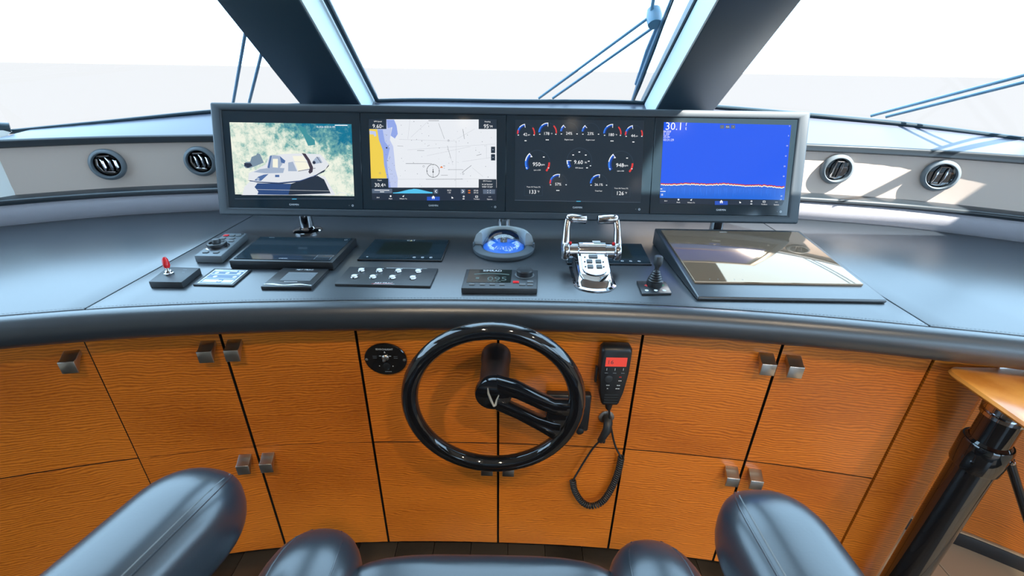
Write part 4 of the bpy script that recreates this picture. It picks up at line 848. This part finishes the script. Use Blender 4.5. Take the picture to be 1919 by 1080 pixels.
# searchlight control
c = Vector(oncyl(724, 671, cab_y)) - Vector((0, .0025, 0)); t = thing('searchlight_control', 'oval black searchlight control panel with a small chrome joystick', 'control panel', c)
rx, rz = .053, .0465; yp = lambda x: cab_y(x)
ring = lambda s, d: [Vector((c.x + s * rx * math.cos(a), c.y - d, c.z + s * rz * math.sin(a))) for a in [2 * math.pi * i / 40 for i in range(40)]]
MB().loft([ring(1.0, .0002), ring(1.0, .004), ring(.97, .0055)]).build('plate', 'gloss_black', t, smooth=30)
k = Ink(lambda a, b: (c.x + a, c.y - .0056, c.z + b), (1, 0, 0), (0, 0, 1), k=.001, lift=.0002)
k.text('SEARCHLIGHT', 0, .031, 4.6, 'print_white', 1); k.poly([(-.002, .020), (.002, .020), (0, .026)], 'print_white', 1); k.text('~~~', .004, -.028, 3.2, 'print_grey', 1); k.text('~~~~~~~~', .004, -.036, 3.2, 'print_grey', 1)
for s in (-1, 1): k.line((s * .012 - .003, .011), (s * .012 + .003, .011), 1.4, 'print_white', 1); k.line((s * .026 - .005, .010), (s * .026 + .005, .010), .8, 'print_grey', 1); k.line((s * .026 - .005, .005), (s * .026 + .005, .005), .8, 'print_grey', 1); k.poly([(s * .016, -.017), (s * .016, -.021), (s * .019, -.019)], 'print_white', 1)
k.build('lettering', t)
MF = lambda x, z, y=.0054: Matrix.Translation((c.x + x, c.y - y, c.z + z)) @ Matrix.Rotation(math.pi / 2, 4, 'X')
for s in (-1, 1): MB().lathe([(.0036, 0), (.0036, .001), (.002, .002)], MF(s * .047, .0), 12).build('screw', 'nickel', t)
MB().lathe([(.009, 0), (.008, .0015), (.004, .003), (.0025, .008), (.0038, .011), (.0038, .013), (.002, .014)], MF(0, .005), 18).build('joystick', 'nickel', t); MB().lathe([(.009, 0), (.009, .003), (.007, .004)], MF(.002, -.018), 18).build('knob', 'satin_black', t)
# black bracket box behind the wheel
bx = Vector((.150, cab_y(.15) - .004, .598)); t = thing('mounting_box', 'small black box on the cabinet behind the right of the wheel', 'box', (bx.x, bx.y, bx.z))
MB().box((bx.x, bx.y - .0125, bx.z), (.115, .023, .120)).build('case', 'satin_black', t, bevel=.006, segs=3)
for i in range(5): MB().box((bx.x - .02, bx.y - .0245, bx.z + .034 - i * .012), (.05, .002, .005)).build('rib', 'dark_plastic', t)
MB().lathe([(.010, 0), (.010, .012), (.007, .014)], Matrix.Translation((bx.x + .034, bx.y - .022, bx.z - .050)) @ Matrix.Rotation(math.pi / 2, 4, 'X'), 16).build('knob', 'satin_black', t)
# radio handset
hx = .247; hy = cab_y(hx) - .006; t = thing('radio_handset', 'black radio microphone handset with red lit display and coiled cord', 'radio handset', (hx, hy, .73))
z0_, z1_ = .637, .812
def hring(s, dy):
    o_ = [(-.037, z1_ - .008), (-.030, z1_), (.030, z1_), (.037, z1_ - .008), (.037, z1_ - .07), (.030, z0_ + .04), (.022, z0_ + .006), (.018, z0_), (-.018, z0_), (-.022, z0_ + .006), (-.030, z0_ + .04), (-.037, z1_ - .07)]
    cz = (z0_ + z1_) / 2; return [Vector((hx + .005 + a * s, hy - dy, cz + (b_ - cz) * s)) for a, b_ in o_]
bd = MB().loft([hring(.95, 0), hring(1, .006), hring(1, .022), hring(.95, .030), hring(.90, .032)]).build('body', 'satin_black', t, smooth=45)
fy = hy - .0322; k = Ink(lambda a, b: (hx + .005 + a, fy, b), (1, 0, 0), (0, 0, 1), k=.001, lift=.0003)
k.rect(-.025, z1_ - .026, .026, z1_ - .052, 'lit_lcd_red', 1); k.text('16', -.012, z1_ - .039, 11, 'lit_ink', 2)
for x in (-.020, 0, .020): k.line((x, z1_ - .057), (x, z1_ - .064), 1.0, 'print_white', 1); k.line((x - .004, z1_ - .071), (x + .004, z1_ - .071), 1.4, 'print_grey', 1)
k.text('~~~', .016, z1_ - .083, 3.4, 'print_red', 1); k.text('~~~~', .016, z1_ - .094, 3.0, 'print_white', 1); k.text('~~~~', -.012, z1_ - .108, 3.2, 'print_white', 1); k.text('~~~~', .014, z1_ - .108, 3.2, 'print_white', 1); k.text('~~', -.012, z1_ - .118, 3.2, 'print_white', 1); k.text('~~~~~', .013, z1_ - .118, 3.2, 'print_white', 1); k.build('lettering', bd)
MB().lathe([(.010, 0), (.010, .002), (.007, .0035)], Matrix.Translation((hx - .008, fy, z1_ - .088)) @ Matrix.Rotation(math.pi / 2, 4, 'X'), 18).build('dial', 'dark_plastic', bd)
for i in range(4): MB().box((hx + .005, fy - .0004, z0_ + .014 + i * .008), (.034, .002, .0025)).build('speaker_rib', 'dark_plastic', bd)
MB().box((hx - .036, hy - .014, .725), (.006, .012, .045)).build('talk_key', 'satin_black', bd, bevel=.002)
MB().tube([(hx + .005, hy - .016, z0_ + .004), (hx + .006, hy - .016, z0_ - .016), (hx + .008, hy - .016, z0_ - .024)], [.011, .008, .004], 12).build('strain_relief', 'cord_rubber', bd)
cf = lambda x, z, d: Vector((x, cab_y(x) - d, z))
A = [cf(hx + .008, z0_ - .022, .022), cf(.266, .56, .016), cf(.285, .49, .016), cf(.306, .449, .022)]
def cat(P, n=10):
    P = [Vector(p) for p in P]; Q = [P[0] * 2 - P[1]] + P + [P[-1] * 2 - P[-2]]; out = []
    for i in range(1, len(Q) - 2):
        for j in range(n):
            s = j / n; a, b, c_, d = Q[i - 1:i + 3]; out.append(.5 * ((2 * b) + (-a + c_) * s + (2 * a - 5 * b + 4 * c_ - d) * s * s + (-a + 3 * b - 3 * c_ + d) * s ** 3))
    return out + [P[-1]]
MB().tube(cat(A), .0027, 8).build('cord', 'cord_rubber', t, smooth=80)
Cc = cat([cf(.306, .452, .020), cf(.304, .40, .020), cf(.294, .335, .020), cf(.274, .275, .020), cf(.245, .252, .020), cf(.215, .265, .020), cf(.190, .310, .020), cf(.181, .352, .020)], 24)
# coil round the hanging loop
acc = [0]
for i in range(1, len(Cc)): acc.append(acc[-1] + (Cc[i] - Cc[i - 1]).length)
turns = 46; N = turns * 10; hel = []
for i in range(N + 1):
    s = acc[-1] * i / N; j = min(max(np.searchsorted(acc, s) - 1, 0), len(Cc) - 2); f = (s - acc[j]) / (acc[j + 1] - acc[j]); p = Cc[j].lerp(Cc[j + 1], float(f)); tg = (Cc[j + 1] - Cc[j]).normalized()
    n1 = tg.cross(Vector((0, 1, 0))).normalized(); n2 = Vector((0, 1, 0)); q_ = 2 * math.pi * turns * i / N; hel.append(p + (n1 * math.cos(q_) + n2 * math.sin(q_)) * .0072)
MB().tube(hel, .0026, 6).build('coiled_cord', 'cord_rubber', t, smooth=80)
# wall socket with plug
sc = Vector(oncyl(1136, 781, cab_y)); t2_ = thing('radio_socket', 'round brushed metal socket with black cord plug under the radio handset', 'socket', sc)
MB().lathe([(.0205, .0), (.0205, .003), (.018, .004), (.0005, .004)], Matrix.Translation((sc.x, sc.y, sc.z)) @ Matrix.Rotation(math.pi / 2, 4, 'X'), 28).build('flange', 'nickel', t2_)
pl = MB().tube([sc + Vector((.001, -.003, 0)), sc + Vector((.001, -.022, -.001)), sc + Vector((-.001, -.030, -.018)), sc + Vector((-.009, -.028, -.045)), sc + Vector((-.014, -.024, -.062))], [.012, .012, .0115, .0095, .008], 14).build('plug', 'cord_rubber', t2_, smooth=60)
MB().tube([sc + Vector((-.004, -.02, -.058)), sc + Vector((-.003, -.018, -.072))], .005, 10).build('cap_tether', 'cord_rubber', t2_)
MB().tube(cat([sc + Vector((-.013, -.025, -.058)), cf(.224, .47, .020), cf(.20, .405, .020), cf(.181, .352, .022)]), .0027, 8).build('cord', 'cord_rubber', t, smooth=80)

# ================================================================== table at the right
t = thing('side_table', 'small cherry wood table on a black pedestal post', 'table', (1.032, .742, 0))
oy0, oy1, ox0, ox1 = .12, .826, .946, 1.42; tz = .104
def rr(x0, x1, y0, y1, r, z, n=6):
    out = []
    for cx_, cy_, a0 in ((x1 - r, y1 - r, 0), (x0 + r, y1 - r, 90), (x0 + r, y0 + r, 180), (x1 - r, y0 + r, 270)):
        for i in range(n + 1): a = math.radians(a0 + 90 * i / n); out.append(Vector((cx_ + r * math.cos(a), cy_ + r * math.sin(a), z)))
    return out
MB().loft([[p + Vector((0, 0, tz)) for p in r_] for r_ in (rr(ox0 + .030, ox1 - .03, oy0 + .03, oy1 - .03, .02, .700), rr(ox0 + .004, ox1 - .004, oy0 + .004, oy1 - .004, .025, .712), rr(ox0, ox1, oy0, oy1, .028, .718), rr(ox0 + .003, ox1 - .003, oy0 + .003, oy1 - .003, .026, .724), rr(ox0 + .012, ox1 - .012, oy0 + .012, oy1 - .012, .022, .727), rr(ox0 + .05, ox1 - .05, oy0 + .05, oy1 - .05, .015, .728))]).build('table_top', 'table_wood', t, smooth=40)
M = Matrix.Translation((1.032, .742, 0))
MB().lathe([(.039, .006), (.039, .695), (.0345, .70), (.034, .765)], M, 32).build('post', 'gloss_black', t)
MB().lathe([(.043, .625), (.0445, .63), (.0445, .69), (.042, .695)], M, 32).build('clamp', 'gloss_black', t)
MB().lathe([(.036, .760), (.039, .762), (.039, .770), (.035, .773), (.040, .777), (.040, .790), (.036, .794), (.036, .8045)], M, 36).build('collar', 'chrome', t, smooth=30)
MB().lathe([(.10, .0005), (.10, .006), (.05, .012), (.039, .014)], M, 36).build('foot', 'gloss_black', t)
MB().tube([(1.062, .716, .668), (1.070, .708, .650), (1.26, .60, .28), (1.32, .565, .16)], [.010, .0085, .0085, .0085], 12).build('brace', 'gloss_black', t); MB().lathe([(.005, 0), (.005, .006), (.003, .008)], Matrix.Translation((1.055, .706, .672)) @ Matrix.Rotation(math.pi / 2, 4, 'X'), 12).build('bolt', 'chrome', t)

# ================================================================== helm chair in the foreground
t = thing('helm_chair', 'black leather helm chair with thick armrests and side bolsters, seen from behind the seat', 'chair', (-.045, .25, 0))
def sup(a, e): c_, s_ = math.cos(a), math.sin(a); return (math.copysign(abs(c_) ** (2 / e), c_), math.copysign(abs(s_) ** (2 / e), s_))
def pad(tip, back, wd, ht, e=2.8, n=36, steps=26, nose=.10, droop=0.0):
    tip, back = Vector(tip), Vector(back); d = back - tip; L = d.length; dirn = d.normalized(); X = dirn.cross(Vector((0, 0, 1))).normalized(); Z = X.cross(dirn).normalized(); rings = []
    ss = [nose * (1 - math.cos(math.pi / 2 * i / 10)) for i in range(1, 11)] + lsp(nose * 1.05, L, steps)
    for s in ss:
        f = math.sqrt(max(0, 1 - (1 - min(1, s / nose)) ** 2.3)); c_ = tip + dirn * s - Z * droop * (1 - f)
        rings.append([c_ + X * (wd / 2 * f * sup(2 * math.pi * i / n, e)[0]) + Z * (ht / 2 * f * sup(2 * math.pi * i / n, e)[1]) for i in range(n)])
    rings.insert(0, [tip - Z * droop + (p - (tip + dirn * ss[0])) * .02 for p in rings[0]])
    return MB().loft(rings), (tip, dirn, X, Z, L)
for tip, back, side in (((-.452, .522, .797), (-.580, .0, .797), 1), ((.370, .500, .797), (.397, -.02, .797), -1)):
    mb, (tp, dr, Xd, Zd, L) = pad(tip, back, .150, .135, e=2.7); ar = mb.build('armrest', 'seat_leather', t, smooth=80)
    sgn = 1 if (Xd.x > 0) == (side > 0) else -1
    for off, rr_ in ((.052, .0016), (.045, .0009)):
        pts = []
        for i in range(24):
            s = .014 + i * (L - .014) / 23; f = math.sqrt(max(0, 1 - (1 - min(1, s / .10)) ** 2.3)); x_ = off / .075; e = 2.7; zz = (max(0, 1 - x_ ** e)) ** (1 / e)
            pts.append(tp + dr * s + Xd * sgn * off * f + Zd * (.0675 * f * zz + .0003))
        MB().tube(pts, rr_, 6).build('seam', 'seat_leather' if rr_ > .001 else 'seat_thread', ar)
    MB().tube([tp + dr * .30 - Zd * .05, tp + dr * .30 - Zd * .19 + Vector((side * .09, 0, 0)), tp + dr * .30 - Zd * .24 + Vector((side * .12, 0, 0))], .02, 12).build('arm_support', 'gloss_black', t)
pad((-.040, .522, .598), (-.040, .0, .598), .46, .105, e=4.5, nose=.05)[0].build('seat_cushion', 'seat_leather', t, smooth=80)
for tip, back, sd in (((-.327, .560, .610), (-.345, .0, .610), 1), ((.246, .548, .610), (.262, .0, .610), -1)):
    mb, (tp, dr, Xd, Zd, L) = pad(tip, back, .170, .150, e=2.4, nose=.12); bo_ = mb.build('side_bolster', 'seat_leather', t, smooth=80)
    for off in (-.05, .05):
        pts = []
        for i in range(20):
            s = .016 + i * (L - .016) / 19; f = math.sqrt(max(0, 1 - (1 - min(1, s / .12)) ** 2.3)); x_ = abs(off) / .085; zz = (1 - x_ ** 2.4) ** (1 / 2.4)
            pts.append(tp + dr * s + Xd * off * f + Zd * (.075 * f * zz + .0002))
        MB().tube(pts, .0013, 6).build('seam', 'seat_leather', bo_)
MB().box((-.045, .25, .50), (.58, .50, .09)).build('seat_base', 'satin_black', t, bevel=.02)
pad((-.045, -.04, 1.16), (-.045, -.05, .60), .52, .12, e=3.2, nose=.08)[0].build('backrest', 'seat_leather', t, smooth=80)
MB().lathe([(.20, .003), (.20, .012), (.07, .03), (.055, .05), (.055, .46)], Matrix.Translation((-.045, .22, 0)), 32).build('pedestal', 'chrome', t)

# ceiling downlights behind the camera: their sparks show in the glossy black rim and the chrome
for i, (x, y) in enumerate(((-.35, -.3), (.4, -.3), (1.15, -.3), (-.35, -1.4), (.4, -1.4), (1.15, -1.4))):
    t = thing('ceiling_downlight', ('small warm ceiling downlight, front left', 'small warm ceiling downlight, front middle', 'small warm ceiling downlight, front right', 'small warm ceiling downlight, rear left', 'small warm ceiling downlight, rear middle', 'small warm ceiling downlight, rear right')[i], 'ceiling light', (x, y, 2.16), 'ceiling downlights')
    M = Matrix.Translation((x, y, 2.16)) @ Matrix.Rotation(math.pi, 4, 'X')
    MB().lathe([(.045, .0), (.045, .006), (.036, .009), (.034, .003)], M, 28, cap=False).build('trim_ring', 'chrome_soft', t); MB().lathe([(.033, .002), (.033, .003)], M, 24).build('lens', 'lamp_glow', t)
    ld = bpy.data.lights.new('downlight', 'SPOT'); ld.energy = 60; ld.color = (1.0, .80, .56); ld.spot_size = 2.0; ld.spot_blend = .8; ld.shadow_soft_size = .03
    lo_ = bpy.data.objects.new('lamp', ld); COL.objects.link(lo_); lo_.parent = t; lo_.location = (0, 0, -.02)
